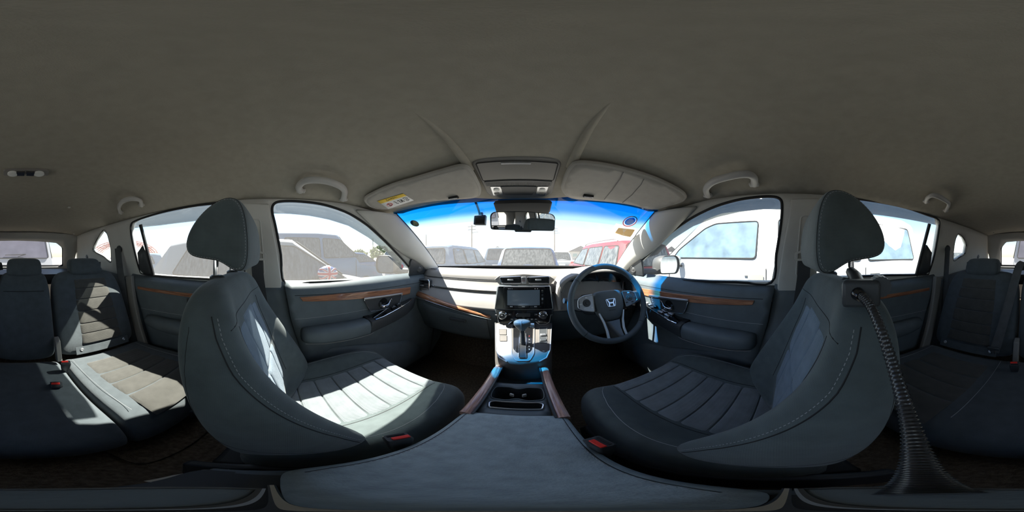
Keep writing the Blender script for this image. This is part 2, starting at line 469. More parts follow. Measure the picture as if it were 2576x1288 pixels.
def scaled(lp, k):
    cx = sum(p[0] for p in lp)/len(lp); cy = sum(p[1] for p in lp)/len(lp)
    return [(cx+(p[0]-cx)*k, cy+(p[1]-cy)*k) for p in lp]
WNAME = {(-1, 0): ('window_2', 'front side window beside the passenger seat, parked cars outside'), (-1, 1): ('window_3', 'rear side window behind the passenger seat headrest'), (-1, 2): ('window_4', 'small rounded quarter window with red arches seen through it'),
         (1, 0): ('window_5', 'front side window beside the steering wheel, white van outside'), (1, 1): ('window_6', 'rear side window behind the driver seat headrest'), (1, 2): ('window_7', 'small rounded quarter window on the white van side')}
for s in (-1, 1):
    wl = MB().sheet(side_out, WIN[s], SP(s), 0.05)
    o = wl.build('wall_left' if s < 0 else 'wall_right', 'pillar_grey', None, solid=0.03, soff=s, recalc=False)
    tag(o, 'light grey pillar trim framing the side windows on the %s side' % ('passenger' if s < 0 else 'driver'), 'wall', kind='structure')
    # outer skin of the car below the windows
    sk = MB(); prof = [(0.70, 0.735), (0.80, 0.735), (0.89, 0.70), (0.925, 0.45), (0.90, 0.0), (0.84, -0.12), (0.60, -0.14), (0.0, -0.10)]
    sk.grid([[V((s*x, y, z)) for x, z in prof] for y in (-2.15, -1.5, -0.5, 0.5, 1.5)])
    sk.build('body_panel', 'hard_black', o)
    for i, lp in enumerate(WIN[s]):
        nm, lab = WNAME[(s, i)]
        cy = sum(p[0] for p in lp)/len(lp); cz = sum(p[1] for p in lp)/len(lp)
        w = thing(nm, lab, 'window', (s*XS(cz), cy, cz), kind='structure')
        lp2 = [tuple(p) for p in spline(lp, 4, True)] if i < 2 else [tuple(p) for p in spline(lp, 5, True)]
        MB().sheet(scaled(lp2, 1.03), [], SP(s, 0.018), 0.2, 0.1).build('pane', 'glass_side', w)
        MB().tube([SP(s, 0.004)(*p) for p in lp2], 0.0065 if i < 2 else 0.005, 6, closed=True).build('rubber_seal', 'rubber', w)
        if i == 1:   # fixed division bar and black sash at the back of the rear door window
            a = max(0, 0)
            yb = min(p[0] for p in lp)
            zz = [0.76, 0.88, 1.0, 1.07]
            MB().tube([V((s*(XS(z)+.008), yb+0.135-0.13*(z-.76), z)) for z in zz], 0.011, 6).build('division_bar', 'rubber', w)
            q = [(yb+0.02, 0.757), (yb+0.135, 0.757), (yb+0.105, 0.90), (yb+0.09, 0.945), (yb+0.03, 0.90)]
            MB().sheet(q, [], SP(s, 0.002), 0.05).build('corner_panel', 'hard_black', w, solid=0.012, soff=s, recalc=False)

# rain visors outside along the tops of the side windows
def visor(s, i, pts, label):
    lp = WIN[s][i]
    P = [on_side(a, b, s, 0.03) for a, b in pts]
    mb = MB(); mb.sheet(P, [], SP(s, 0.045), 0.06)
    tag(mb.build('rain_visor', 'glass_visor', None, solid=0.003), label, 'rain visor', 'tinted rain visors over the side windows')
visor(-1, 0, [(683, 535), (683, 500), (712, 500), (760, 500), (820, 509), (880, 531), (930, 564), (985, 617), (1020, 655), (1010, 668), (975, 632), (930, 597), (880, 567), (830, 551), (780, 541), (730, 536)], 'tinted rain visor along the top of the front passenger window')
visor(-1, 1, [(590, 533), (590, 503), (535, 505), (480, 512), (400, 529), (330, 551), (327, 574), (400, 566), (480, 556), (535, 548)], 'tinted rain visor above the rear window behind the passenger headrest')
visor(1, 0, [(1968, 525), (1966, 490), (1940, 488), (1900, 489), (1850, 497), (1790, 516), (1730, 547), (1680, 584), (1640, 624), (1625, 648), (1650, 640), (1690, 600), (1740, 568), (1800, 545), (1860, 531), (1920, 524)], 'tinted rain visor along the top of the driver window')
visor(1, 1, [(2066, 535), (2066, 492), (2135, 491), (2200, 499), (2280, 516), (2340, 537), (2362, 548), (2362, 566), (2300, 553), (2220, 540), (2140, 533)], 'tinted rain visor above the rear window on the white van side')

# ---- A pillars: rounded trim between windscreen edge and door window
for s in (-1, 1):
    mb = MB(); rows = []
    A = [(0.575, 1.098), (0.62, 1.075), (0.72, 1.02), (0.82, 0.96), (0.92, 0.90), (1.02, 0.84), (1.16, 0.755)]   # windscreen edge by (y,z)
    B = [(0.36, 1.098), (0.40, 1.072), (0.505, 1.005), (0.61, 0.942), (0.72, 0.893), (0.86, 0.838), (1.03, 0.750)]  # door window edge
    for k in range(13):
        t = k/12; i = min(5, int(t*6)); f = t*6-i
        a = V((lerp(A[i][0], A[i+1][0], f), lerp(A[i][1], A[i+1][1], f))); b = V((lerp(B[i][0], B[i+1][0], f), lerp(B[i][1], B[i+1][1], f)))
        tt = (1.096-a.y)/(1.096-0.752); w = WS(s, max(-0.02, tt))
        pa = V((w.x, w.y, w.z)); pb = V((s*(XS(b.y)-0.002), b.x, b.y))
        row = []
        for j in range(9):
            u = j/8; p = pa.lerp(pb, u); bul = math.sin(PI*u)**0.7*0.030
            row.append(p+V((-s*0.75, -0.45, -0.15))*bul)
        rows.append(row)
    mb.grid(rows)
    o = mb.build('trim_1' if s < 0 else 'trim_2', 'pillar_grey', None, solid=0.01, soff=1)
    tag(o, 'grey windscreen pillar trim on the %s side' % ('passenger' if s < 0 else 'driver'), 'pillar trim', kind='structure')
    # round airbag clip cover
    c = rows[4][3]
    MB().lathe([(0.0075, 0), (0.0075, 0.002), (0.006, 0.003)], c+V((-s*.002, -.001, 0)), (-s*.8, -.5, 0), 16).build('clip_cover', 'pillar_grey', o)

# ---- B pillars: upper grey trim, belt height slider, lower dark trim
for s in (-1, 1):
    nm = 'passenger' if s < 0 else 'driver'
    b1 = thing('trim_3' if s < 0 else 'trim_4', 'centre pillar trim by the %s seat, pale above and dark below' % nm, 'pillar trim', (s*0.69, -0.06, 0.0), kind='structure')
    q = [(-0.125, 0.70), (0.040, 0.70), (0.032, 0.78), (0.010, 0.92), (-0.012, 1.03), (-0.018, 1.092), (-0.125, 1.10)]
    MB().sheet(q, [], SP(s, -0.012), 0.03).build('upper_trim', 'pillar_grey', b1, solid=0.012, soff=s, recalc=False, bevel=0.006)
    rec = rpoly([(-0.098, 0.80), (-0.040, 0.80), (-0.055, 1.03), (-0.098, 1.03)], 0.015)
    MB().tube([SP(s, -0.013)(*p) for p in rec], 0.0035, 6, closed=True).build('slider_surround', 'pillar_grey', b1)
    MB().sheet([tuple(p) for p in rpoly([(-0.086, 0.875), (-0.060, 0.875), (-0.064, 0.985), (-0.088, 0.985)], 0.006)], [], SP(s, -0.018), 0.02).build('height_slider', 'visor_cloth', b1, solid=0.014, soff=s, recalc=False, bevel=0.003)
    for k in range(2):
        MB().tube([SP(s, -0.0195)(-0.085, 0.945+k*0.012), SP(s, -0.0195)(-0.066, 0.945+k*0.012)], 0.0012, 4).build('slider_groove', 'console_grey', b1)
    lo = [(-0.17, 0.72), (0.045, 0.765), (0.07, 0.60), (0.12, 0.40), (0.16, 0.10), (0.16, 0.0), (-0.20, 0.0), (-0.20, 0.4)]
    MB().sheet(lo, [], lambda y, z: V((s*(0.672+0.02*sm((z-.3)/.4)-0.03*sm((.25-z)/.25)), y, z)), 0.05).build('lower_trim', 'soft_black', b1, solid=0.02, soff=s, recalc=False)

# ---- rear pillar belt slots and lower side trims
for s in (-1, 1):
    nm = 'passenger' if s < 0 else 'driver'
    t = thing('trim_5' if s < 0 else 'trim_6', 'dark rear wheel arch trim beside the rear seat on the %s side' % nm, 'pillar trim', (s*0.66, -0.95, 0), kind='structure')
    q = [(-0.82, 0.70), (-1.00, 0.74), (-1.95, 0.80), (-1.95, 0.0), (-0.70, 0.0), (-0.62, 0.20), (-0.70, 0.42), (-0.78, 0.58)]
    MB().sheet(q, [], lambda y, z: V((s*(0.655-0.05*sm((.5-z)/.4)), y, z)), 0.06).build('lower_trim', 'soft_black', t, solid=0.03, soff=s, recalc=False)
    pth = [V((s*0.655, -0.84, 0.745)), V((s*0.645, -0.80, 0.60)), V((s*0.63, -0.74, 0.46)), V((s*0.615, -0.67, 0.33)), V((s*0.61, -0.62, 0.2))]
    MB().sweep(spline(pth, 5), [(-.035, -.012), (.035, -.012), (.03, .012), (-.03, .012)], up=(-s, 0, .1)).build('arch_edge', 'console_grey', t, bevel=0.006)
    MB().lathe([(0.026, -0.01), (0.026, 0.004), (0.018, 0.010), (0.012, 0.010)], V((s*(XS(0.93)-0.004), -0.955, 0.93)), (-s, 0.3, 0), 20).build('belt_guide', 'hard_black', t)
    MB().lathe([(0.020, -0.01), (0.020, 0.004), (0.010, 0.006)], V((s*(XS(0.86)-0.004), -1.55, 0.875)), (-s, 0.3, 0), 16).build('belt_slot', 'hard_black', t)

# ---- tailgate with rear window
def BP(x, z): return V((x, -1.72-(1.135-z)*0.72, z))
def on_back(px, py):
    r = ray(px % IW, py); k = (-1.72-(1.135-CAM.z)*0.72-CAM.y)/(r.y-0.72*r.z)
    p = CAM+r*k; return (p.x, p.z)
BW = [(158, 668), (158, 622), (141, 608), (100, 604), (45, 602), (-12, 603), (-45, 606), (-58, 622), (-58, 668)]
bwl = [on_back(a, b) for a, b in BW]
ow = [(-0.66, 0.25), (0.66, 0.25), (0.66, 1.0), (0.62, 1.128), (0.3, 1.14), (-0.3, 1.14), (-0.62, 1.128), (-0.66, 1.0)]
tag(MB().sheet(ow, [bwl], BP, 0.06).build('wall_back', 'pillar_grey', None, solid=0.03), 'grey tailgate lining around the rear window', 'wall', kind='structure')
w8 = thing('window_8', 'rear window with a white van parked right behind it', 'window', (0, -1.95, 0.95), kind='structure')
MB().sheet(scaled(bwl, 1.03), [], lambda x, z: BP(x, z)+V((0, -0.03, 0)), 0.3, 0.1).build('pane', 'glass_rear', w8)
MB().tube([BP(*p)+V((0, .006, 0)) for p in rpoly(bwl, 0.03)], 0.012, 6, closed=True).build('rubber_seal', 'rubber', w8)
MB().tube([BP(*p)+V((0, .012, 0)) for p in rpoly(scaled(bwl, 1.10), 0.03)], 0.010, 6, closed=True).build('tailgate_rim', 'pillar_grey', w8)

# ---- floor, firewall and load floor
fp = [(1.36, 0.76), (1.28, 0.45), (1.16, 0.14), (1.05, 0.0), (0.06, 0.0), (-0.03, 0.12), (-0.50, 0.125), (-0.60, 0.16), (-0.80, 0.20), (-0.95, 0.33), (-2.1, 0.33)]
mb = MB().grid([[V((x, y, z)) for y, z in fp] for x in (-0.72, -0.36, 0, 0.36, 0.72)])
tag(mb.build('floor', 'carpet', None, solid=0.02), 'dark brown carpet covering the cabin floor', 'floor', kind='structure')

for s in (-1, 1):
    MB().sheet([(0.94, -0.02), (1.42, -0.02), (1.42, 0.78), (1.0, 0.78)], [], lambda y, z: V((s*(0.712-0.05*sm((y-1.0)/.3)), y, z)), 0.08).build('kick_panel', 'soft_black', bpy.data.objects['floor'], solid=0.015, soff=s, recalc=False)
# ---- doors
DXT = [(0.0, 0.700), (0.10, 0.680), (0.25, 0.662), (0.40, 0.668), (0.52, 0.676), (0.60, 0.670), (0.685, 0.664), (0.72, 0.667), (0.742, 0.676), (0.757, 0.694), (0.766, 0.708)]
def DX(z): return interp(z, DXT)
def DP(s, off=0.0): return lambda y, z: V((s*(DX(z)+off), y, z))
def door_pt(px, py, s, off=0.0):
    r = ray(px, py); x = 0.668
    for _ in range(8):
        t = (s*(x+off)-CAM.x)/r.x; p = CAM+r*t; x = DX(p.z)
    return (p.y, p.z)
def plate(mb, pts2, s, off, th=0.006):
    """solid plate lying on the door skin"""
    n = len(pts2); f = DP(s, -off); b = DP(s, -off+th)
    return mb.add([f(*p) for p in pts2]+[b(*p) for p in pts2], [tuple(range(n)), tuple(range(2*n-1, n-1, -1))]+[(i, n+i, n+(i+1) % n, (i+1) % n) for i in range(n)])
def door(nm, label, s, out, loc):
    d = thing(nm, label, 'car door', loc, kind='structure')
    MB().sheet(out, [], DP(s), 0.035).build('door_panel', 'soft_black', d, solid=0.02, soff=s, recalc=False)
    return d
def front_door(s):
    nm = 'passenger' if s < 0 else 'driver'
    d = door('door_1' if s < 0 else 'door_2', 'black front door lining on the %s side with wood strip and armrest' % nm, s,
             [(0.045, 0.766), (0.072, 0.60), (0.12, 0.40), (0.16, 0.10), (0.16, 0.02), (1.02, 0.02), (1.06, 0.60), (1.02, 0.766)], (s*0.68, 0.5, 0))
    if s < 0:
        wd_ = [(754, 748), (850, 739), (950, 731), (1033, 722), (1031, 739), (1012, 743), (900, 752), (800, 758), (762, 758)]
        bz = [(914, 751), (1011, 738), (1002, 770), (931, 783)]
        sw = [(909, 809), (940, 796), (993, 790), (1013, 796), (1008, 803), (950, 821)]
    else:
        wd_ = [(1612, 725), (1650, 731), (1750, 744), (1898, 756), (1893, 767), (1875, 768), (1740, 761), (1650, 750), (1618, 742)]
        bz = [(1634, 743), (1733, 755), (1721, 789), (1647, 779)]
        sw = [(1632, 798), (1645, 792), (1685, 798), (1742, 818), (1742, 824), (1700, 831), (1640, 812)]
    W = [door_pt(a, b, s, -0.004) for a, b in wd_]
    plate(MB(), W, s, 0.007, 0.012).build('wood_strip', 'wood_trim', d, bevel=0.002)
    # crease above wood strip
    MB().tube([DP(s, -0.0005)(y, 0.706-0.01*(y-.1)) for y in [0.09+0.05*i for i in range(18)]], 0.0012, 4).build('upper_crease', 'rubber', d)
    MB().tube([DP(s, -0.0008)(y, 0.592+0.02*(y-.1)) for y in [0.09+0.04*i for i in range(11)]], 0.0011, 4).build('stitched_seam', 'stitch', d)
    # inner handle in its bezel
    Bz = [door_pt(a, b, s, -0.008) for a, b in bz]
    hb = plate(MB(), rpoly(Bz, 0.012), s, 0.010, 0.02).build('handle_bezel', 'hard_black', d, bevel=0.003)
    edge = [DP(s, -0.0115)(*p) for p in rpoly(Bz, 0.012)]
    MB().tube(edge, 0.0022, 6, closed=True).build('chrome_rim', 'chrome', hb)
    ua = V(Bz[0]); ub = V(Bz[1]); topbar = [DP(s, -0.013)(*(ua.lerp(ub, t/8))) for t in range(9)]
    MB().sweep(topbar, [(-.004, -.0045), (.004, -.0045), (.004, .0045), (-.004, .0045)], up=(0, 0, 1)).build('chrome_bar', 'satin_silver', hb, bevel=0.0015)
    c = V((sum(p[0] for p in Bz)/4, sum(p[1] for p in Bz)/4))
    MB().lathe([(0.0, -0.006), (0.020, -0.004), (0.026, 0.002), (0.028, 0.004)], DP(s, -0.008)(c.x-0.012, c.y+.001), (-s, 0, 0), 20).build('handle_recess', 'gloss_black', hb)
    lev = [V((c.x-0.034, c.y-0.012)), V((c.x-0.015, c.y-0.017)), V((c.x+0.012, c.y-0.013)), V((c.x+0.034, c.y+0.004)), V((c.x+0.045, c.y+0.014))]
    lv = [DP(s, -0.022 if 0 < i < 3 else -0.014)(*p) for i, p in enumerate(lev)]
    MB().sweep(spline(lv, 5), [(-.003, -.006), (.003, -.006), (.003, .006), (-.003, .006)], up=(0, 0, 1)).build('door_lever', 'chrome', hb, bevel=0.002)
    MB().tube([DP(s, -.014)(c.x-0.034, c.y-0.012), DP(s, -.014)(c.x-0.036, c.y+0.008)], 0.007, 10).build('lock_pull', 'hard_black', hb)
    if s > 0:
        for k in range(3):
            p = DP(s, -0.0115)(Bz[0][0]-0.022-0.003*k, Bz[0][1]-0.012-0.010*k)
            MB().box(p, (0.003, 0.011, 0.007)).build('memory_button', 'satin_silver', hb, bevel=0.001)
    # armrest
    mb = MB(); rings = []
    for y, xi, zt, zb in [(0.115, 0.640, 0.535, 0.485), (0.125, 0.602, 0.553, 0.470), (0.20, 0.590, 0.560, 0.465), (0.32, 0.588, 0.561, 0.462), (0.42, 0.592, 0.560, 0.462), (0.445, 0.600, 0.556, 0.464)]:
        pr = [(0.70, zt), (xi+0.03, zt), (xi+0.008, zt-0.008), (xi, zt-0.028), (xi+0.006, zb+0.02), (xi+0.03, zb), (0.70, zb-0.01)]
        rings.append([V((s*x, y, z)) for x, z in pr])
    ar = mb.loft(rings).build('armrest', 'soft_black', d, sub=2)
    MB().tube([V((s*(x-0.001), y, z)) for x, y, z in [(0.606, 0.125, 0.492), (0.5945, 0.2, 0.488), (0.5925, 0.32, 0.486), (0.5965, 0.42, 0.486), (0.604, 0.445, 0.487)]], 0.0014, 4).build('armrest_piping', 'console_grey', ar)
    # switch panel at the front of the armrest
    mb = MB(); rings = []
    for y, xi, zt, zb in [(0.43, 0.594, 0.557, 0.47), (0.50, 0.598, 0.566, 0.48), (0.60, 0.606, 0.582, 0.49), (0.70, 0.620, 0.595, 0.50), (0.79, 0.645, 0.602, 0.52), (0.83, 0.67, 0.603, 0.55)]:
        pr = [(0.70, zt), (xi+0.02, zt), (xi+0.004, zt-0.005), (xi, zt-0.02), (xi+0.008, zb+0.02), (xi+0.035, zb), (0.70, zb-0.01)]
        rings.append([V((s*x, y, z)) for x, z in pr])
    sb = mb.loft(rings).build('switch_housing', 'hard_black', d, bevel=0.003)
    tops = [(0.455, 0.560), (0.50, 0.567), (0.60, 0.583), (0.70, 0.596), (0.775, 0.603)]
    def TP(y, x, up=0.0): return V((s*x, y, interp(y, tops)+up))
    ol = [(0.455, 0.668), (0.455, 0.602), (0.50, 0.598), (0.60, 0.607), (0.70, 0.622), (0.77, 0.648), (0.775, 0.668)]
    f = [TP(y, x, 0.003) for y, x in ol]
    MB().prism(f, (0, 0, -0.008)).build('switch_plate', 'gloss_black', sb, bevel=0.0015)
    MB().tube([TP(y, x, 0.0005) for y, x in ol[1:6]], 0.0022, 6).build('chrome_edge', 'chrome', sb)
    sws = [(0.60, 0.637), (0.645, 0.645)] if s < 0 else [(0.53, 0.625), (0.53, 0.652), (0.575, 0.625), (0.575, 0.652)]
    for y, x in sws:
        rot = Matrix.Rotation(math.atan2(0.016, 0.1), 3, 'X')
        b_ = MB().box(TP(y, x, 0.006), (0.016, 0.030, 0.008), rot).build('window_switch', 'hard_black' if s < 0 else 'satin_silver', sb, bevel=0.002)
        MB().box(TP(y+0.004, x, 0.0105), (0.006, 0.006, 0.0006), rot).build('switch_mark', 'button_white', b_)
    if s > 0:
        for k, (y, x) in enumerate([(0.645, 0.632), (0.645, 0.652), (0.68, 0.640), (0.68, 0.657), (0.71, 0.652)]):
            MB().lathe([(0.0075, 0), (0.0075, 0.004), (0.006, 0.005)], TP(y, x, 0.003), (0, -.15, 1), 14).build('mirror_knob', 'button_white' if k % 2 == 0 else 'satin_silver', sb)
    # pull cup between pad and switches
    MB().box(V((s*0.655, 0.452, 0.556)), (0.045, 0.05, 0.012)).build('pull_cup', 'rubber', d, bevel=0.004)
    # lower pocket
    mb = MB(); rings = []
    for y, xi, zt in [(0.17, 0.675, 0.30), (0.20, 0.64, 0.33), (0.35, 0.615, 0.33), (0.55, 0.612, 0.27), (0.75, 0.625, 0.22), (0.86, 0.65, 0.20), (0.90, 0.68, 0.19)]:
        pr = [(0.70, zt+.10), (xi+0.035, zt+.09), (xi+0.018, zt+0.03), (xi, zt-.03), (xi+0.01, 0.14), (xi+0.03, 0.05), (0.70, 0.04)]
        rings.append([V((s*x, y, z)) for x, z in pr])
    mb.loft(rings).build('door_pocket', 'soft_black', d, sub=1)
    # sail panel with tweeter
    tri = [(0.80, 0.752), (1.02, 0.752), (0.90, 0.84), (0.80, 0.87)] 
    sp = MB().sheet([(0.790, 0.752), (1.04, 0.752), (0.95, 0.805), (0.86, 0.848), (0.79, 0.872), (0.775, 0.84)], [], SP(s, -0.014), 0.04).build('sail_panel', 'hard_black', d, solid=0.014, soff=s, recalc=False, bevel=0.003)
    tw = SP(s, -0.016)(0.875, 0.792)
    MB().lathe([(0.024, -0.004), (0.024, 0.003), (0.020, 0.005), (0.018, 0.002), (0.008, 0.003), (0.005, 0.005), (0.0, 0.005)], tw, (-s, -0.35, 0), 24).build('tweeter', 'cast_iron', sp)
front_door(-1); front_door(1)
def rear_door(s):
    nm = 'passenger' if s < 0 else 'driver'
    d = door('door_3' if s < 0 else 'door_4', 'black rear door lining behind the %s seat with thin wood strip' % nm, s,
             [(-0.15, 0.766), (-0.18, 0.40), (-0.18, 0.02), (-0.50, 0.02), (-0.68, 0.20), (-0.80, 0.50), (-0.86, 0.766)], (s*0.68, -0.5, 0))
    a = [(-0.25, 0.698), (-0.50, 0.692), (-0.765, 0.686), (-0.765, 0.668), (-0.50, 0.673), (-0.25, 0.678)]
    plate(MB(), a, s, 0.006, 0.01).build('wood_strip', 'wood_trim', d, bevel=0.002)
    MB().tube([DP(s, -0.0008)(-0.2-0.05*i, 0.585-0.004*i) for i in range(12)], 0.0012, 4).build('seam', 'stitch', d)
    rings = []
    for y, xi, zt, zb in [(-0.70, 0.655, 0.50, 0.45), (-0.68, 0.62, 0.525, 0.44), (-0.5, 0.605, 0.535, 0.44), (-0.32, 0.61, 0.545, 0.46), (-0.26, 0.65, 0.55, 0.50)]:
        pr = [(0.70, zt), (xi+0.03, zt), (xi, zt-0.02), (xi+0.006, zb+0.02), (xi+0.03, zb), (0.70, zb)]
        rings.append([V((s*x, y, z)) for x, z in pr])
    MB().loft(rings).build('armrest', 'soft_black', d, sub=1)
    MB().box(V((s*0.663, -0.36, 0.645)), (0.012, 0.10, 0.045)).build('handle_bezel', 'hard_black', d, bevel=0.005)
    MB().box(V((s*0.655, -0.355, 0.640)), (0.008, 0.07, 0.014)).build('door_lever', 'chrome', d, bevel=0.003)
rear_door(-1); rear_door(1)
# ================================================================== front seats
BZ = [0.36, 0.42, 0.50, 0.575, 0.645, 0.71, 0.765, 0.802, 0.824, 0.834]
BT = dict(
    yB=[.135, .130, .095, .055, .015, -.025, -.050, -.065, -.085, -.100],
    yS=[-.03, -.045, -.065, -.085, -.105, -.122, -.128, -.128, -.125, -.118],
    w=[.225, .234, .238, .238, .234, .226, .214, .196, .165, .118],
    bd=[.10, .10, .085, .065, .045, .032, .022, .014, .006, .0],
    bk=[.03, .04, .045, .05, .05, .045, .04, .03, .02, .008])
def bt(k, z): return interp(z, list(zip(BZ, BT[k])))
def back_y(u, z):
    a = abs(u); yB = bt('yB', z); yC = yB-bt('bd', z); yS = bt('yS', z)
    if a <= .5: return yC
    if a <= .8: return lerp(yC, yB, sm((a-.5)/.3))
    if a <= .92: return yB-.004*(a-.8)/.12
    return max(yS+.015, yB-.004-.05*((a-.92)/.08)**1.5)
def back_front(x, z):
    u = x/bt('w', z)
    p = V((x, back_y(u, z), z)); e = 0.01
    du = V((e, back_y((x+e)/bt('w', z), z)-p.y, 0)); dv = V((0, back_y(x/bt('w', z+e), z+e)-p.y, e))
    return p, dv.cross(du).normalized()*-1 if dv.cross(du).y < 0 else dv.cross(du).normalized()
CY = [-.06, .0, .08, .16, .24, .32, .38, .42, .445]
CT = dict(zc=[.335, .345, .355, .366, .380, .392, .397, .390, .365],
          br=[.015, .03, .038, .042, .042, .036, .028, .018, .008],
          w=[.225, .234, .240, .243, .243, .242, .238, .228, .205],
          zb=[.22, .22, .22, .22, .22, .225, .235, .26, .29])
def ct(k, y): return interp(y, list(zip(CY, CT[k])))
def cush_z(u, y):
    a = abs(u); zc = ct('zc', y); br = ct('br', y)
    if a <= .52: return zc
    if a <= .78: return lerp(zc, zc+br, sm((a-.52)/.26))
    if a <= .9: return zc+br-.004*(a-.78)/.12
    return zc+br-.004-.05*((a-.9)/.1)**1.6
def cush_top(x, y):
    w = ct('w', y); p = V((x, y, cush_z(x/w, y))); e = .01
    dx = V((e, 0, cush_z((x+e)/w, y)-p.z)); dy = V((0, e, cush_z(x/ct('w', y+e), y+e)-p.z))
    n = dx.cross(dy).normalized()
    return p, n if n.z > 0 else -n
US = [-1, -.975, -.92, -.8, -.65, -.5, -.25, 0, .25, .5, .65, .8, .92, .975, 1]
def front_seat(loc, label, driver):
    t = thing('front_seat', label, 'car seat', (0, 0, 0), 'front seats')
    # backrest shell
    rings = []
    for z in BZ:
        w = bt('w', z); yS = bt('yS', z); bk = bt('bk', z)
        fr = [V((u*w, back_y(u, z), z)) for u in US]
        br = [V((u*w, yS-bk*k, z)) for u, k in [(1.0, -.25), (.97, .05), (.88, .35), (.65, .75), (.3, .97), (0, 1), (-.3, .97), (-.65, .75), (-.88, .35), (-.97, .05), (-1.0, -.25)]]
        rings.append(fr+br)
    b = MB().loft(rings).build('backrest', 'seat_cloth', t, sub=2)
    # insert: three vertical strips, split in an upper and a lower field
    for i, (x0, x1) in enumerate([(-.118, -.058), (-.056, .056), (.058, .118)]):
        for (z0, z1) in [(0.44, 0.58), (0.584, 0.745 if i == 1 else 0.735)]:
            mb = MB(); rows = []
            pad(mb, back_front, x0, x1, z0, z1, 0.006, 8, 10, 0.0008).build('insert_panel', 'seat_mesh', b)
    for s in (-1, 1):
        path = [V((s*bt('w', z)*.955, back_y(.955, z)+.004, z)) for z in [0.42+0.005*i for i in range(76)]]
        on = snap(b, path, .0004)
        dashes(on, 0.0042, 0.0032, 0.0006).build('stitching', 'stitch', b)
        MB().tube(snap(b, [p+V((s*.006, -.006, 0)) for p in path], -.0002), 0.0011, 5).build('seam_piping', 'rubber', b)
        pth = spline([V((s*.128, back_y(.128/bt('w', z), z)+.001, z)) for z in (.44, .52, .60, .66, .71, .75)], 6)
        MB().tube(snap(b, pth, 0), 0.0011, 5).build('bolster_seam', 'rubber', b)
        # curved seam of the side panel, running down and forward
        pth = spline([V((s*.24, y, z)) for y, z in [(-.112, .79), (-.112, .70), (-.100, .60), (-.075, .51), (-.03, .45), (.05, .415), (.12, .405)]], 8)
        MB().tube(snap(b, pth, 0), 0.0006, 4).build('side_seam', 'rubber', b)
    sh = spline([V((x, back_y(x/bt('w', z), z)+.0015, z)) for x, z in [(-.19, .772), (-.12, .768), (-.05, .766), (0, .765), (.05, .766), (.12, .768), (.19, .772)]], 5)
    MB().tube(snap(b, sh, 0), 0.0009, 5).build('shoulder_seam', 'rubber', b)
    # cushion
    rings = []
    for y in CY:
        w = ct('w', y); zb = ct('zb', y)
        top = [V((u*w, y, cush_z(u, y))) for u in US]
        zs = cush_z(1, y)
        bot = [V((w, y, lerp(zs, zb, .5))), V((w*.98, y, zb+.01)), V((w*.9, y, zb)), V((0, y, zb)), V((-w*.9, y, zb)), V((-w*.98, y, zb+.01)), V((-w, y, lerp(zs, zb, .5)))]
        rings.append(top+bot)
    c = MB().loft(rings).build('cushion', 'seat_cloth', t, sub=2)
    ys = [0.015, 0.07, 0.13, 0.19, 0.25, 0.31, 0.37, 0.418]
    for a, b_ in zip(ys, ys[1:]):
        mb = MB(); pad(mb, cush_top, -.128, .128, a+.0006, b_-.0006, 0.0065, 14, 8, 0.0008)
        mb.build('insert_panel', 'seat_insert', c)
    for s in (-1, 1):
        path = []
        for k in range(24):
            y = lerp(0.0, 0.415, k/23); u = lerp(.70, .86, math.sin(PI*k/23)**.8); w = ct('w', y)
            path.append(V((s*u*w, y, cush_z(u, y)+.0012)))
        MB().tube(snap(c, spline(path, 3), 0), 0.0008, 4).build('bolster_seam', 'stitch', c)
        MB().tube(snap(c, [V((s*.131, y, cush_z(.131/ct('w', y), y)+.0008)) for y in [0.01+.02*i for i in range(21)]], .0), 0.0012, 5).build('insert_seam', 'rubber', c)
    # headrest
    prof = [(-.047, .852), (-.041, .875), (-.042, .92), (-.048, .965), (-.062, .992), (-.085, .996), (-.115, .983), (-.148, .955), (-.170, .922), (-.175, .893), (-.162, .876), (-.128, .871), (-.098, .868), (-.078, .855), (-.062, .846)]
    cy, cz = -.105, .92; rings = []
    for x, k in [(-.128, .70), (-.126, .86), (-.118, .955), (-.10, .99), (-.05, 1.0), (.05, 1.0), (.10, .99), (.118, .955), (.126, .86), (.128, .70)]:
        rings.append([V((x, cy+(y-cy)*k, cz+(z-cz)*k+.004*(1-(x/.13)**2))) for y, z in prof])
    h = MB().loft(rings).build('headrest', 'seat_cloth', t, sub=2)
    for s in (-1, 1):
        lp = spline([V((s*.120, cy+(y-cy)*.93, cz+(z-cz)*.93)) for y, z in prof], 8, True)
        lp = snap(h, lp, 0)
        MB().tube(lp, 0.0008, 4, closed=True).build('seam', 'rubber', h)
        lp2 = snap(h, [V((s*.124, cy+(p.y-cy)*.96, cz+(p.z-cz)*.96)) for p in lp], .0003)
        dashes(lp2+[lp2[0]], 0.003, 0.0025, 0.00045).build('stitching', 'stitch', h)
        po = MB().tube([V((s*.066, -.125, .77)), V((s*.066, -.125, .90))], 0.0062, 14).build('headrest_post', 'chrome', t)
        MB().lathe([(.017, 0), (.017, .008), (.012, .012), (.008, .012)], V((s*.066, -.122, .826)), (0, 0, 1), 18).build('post_guide', 'hard_black', po)
    # base
    for s in (-1, 1):
        MB().prism([V((s*.225, y, z)) for y, z in [(-.10, .10), (-.10, .27), (-.02, .30), (.10, .26), (.34, .26), (.37, .20), (.34, .10)]], (s*.022, 0, 0)).build('side_cover', 'hard_black', t, bevel=.006)
        MB().box((s*.19, .12, .035), (.03, .56, .07)).build('floor_rail', 'cast_iron', t, bevel=.004)
    MB().box((0, .13, .17), (.42, .42, .10)).build('seat_frame', 'hard_black', t, bevel=.01)
    t.location = loc
    return t
seatL = front_seat((-0.372, 0, 0), 'dark front passenger seat with sunlit cushion', False)
seatR = dup(seatL)
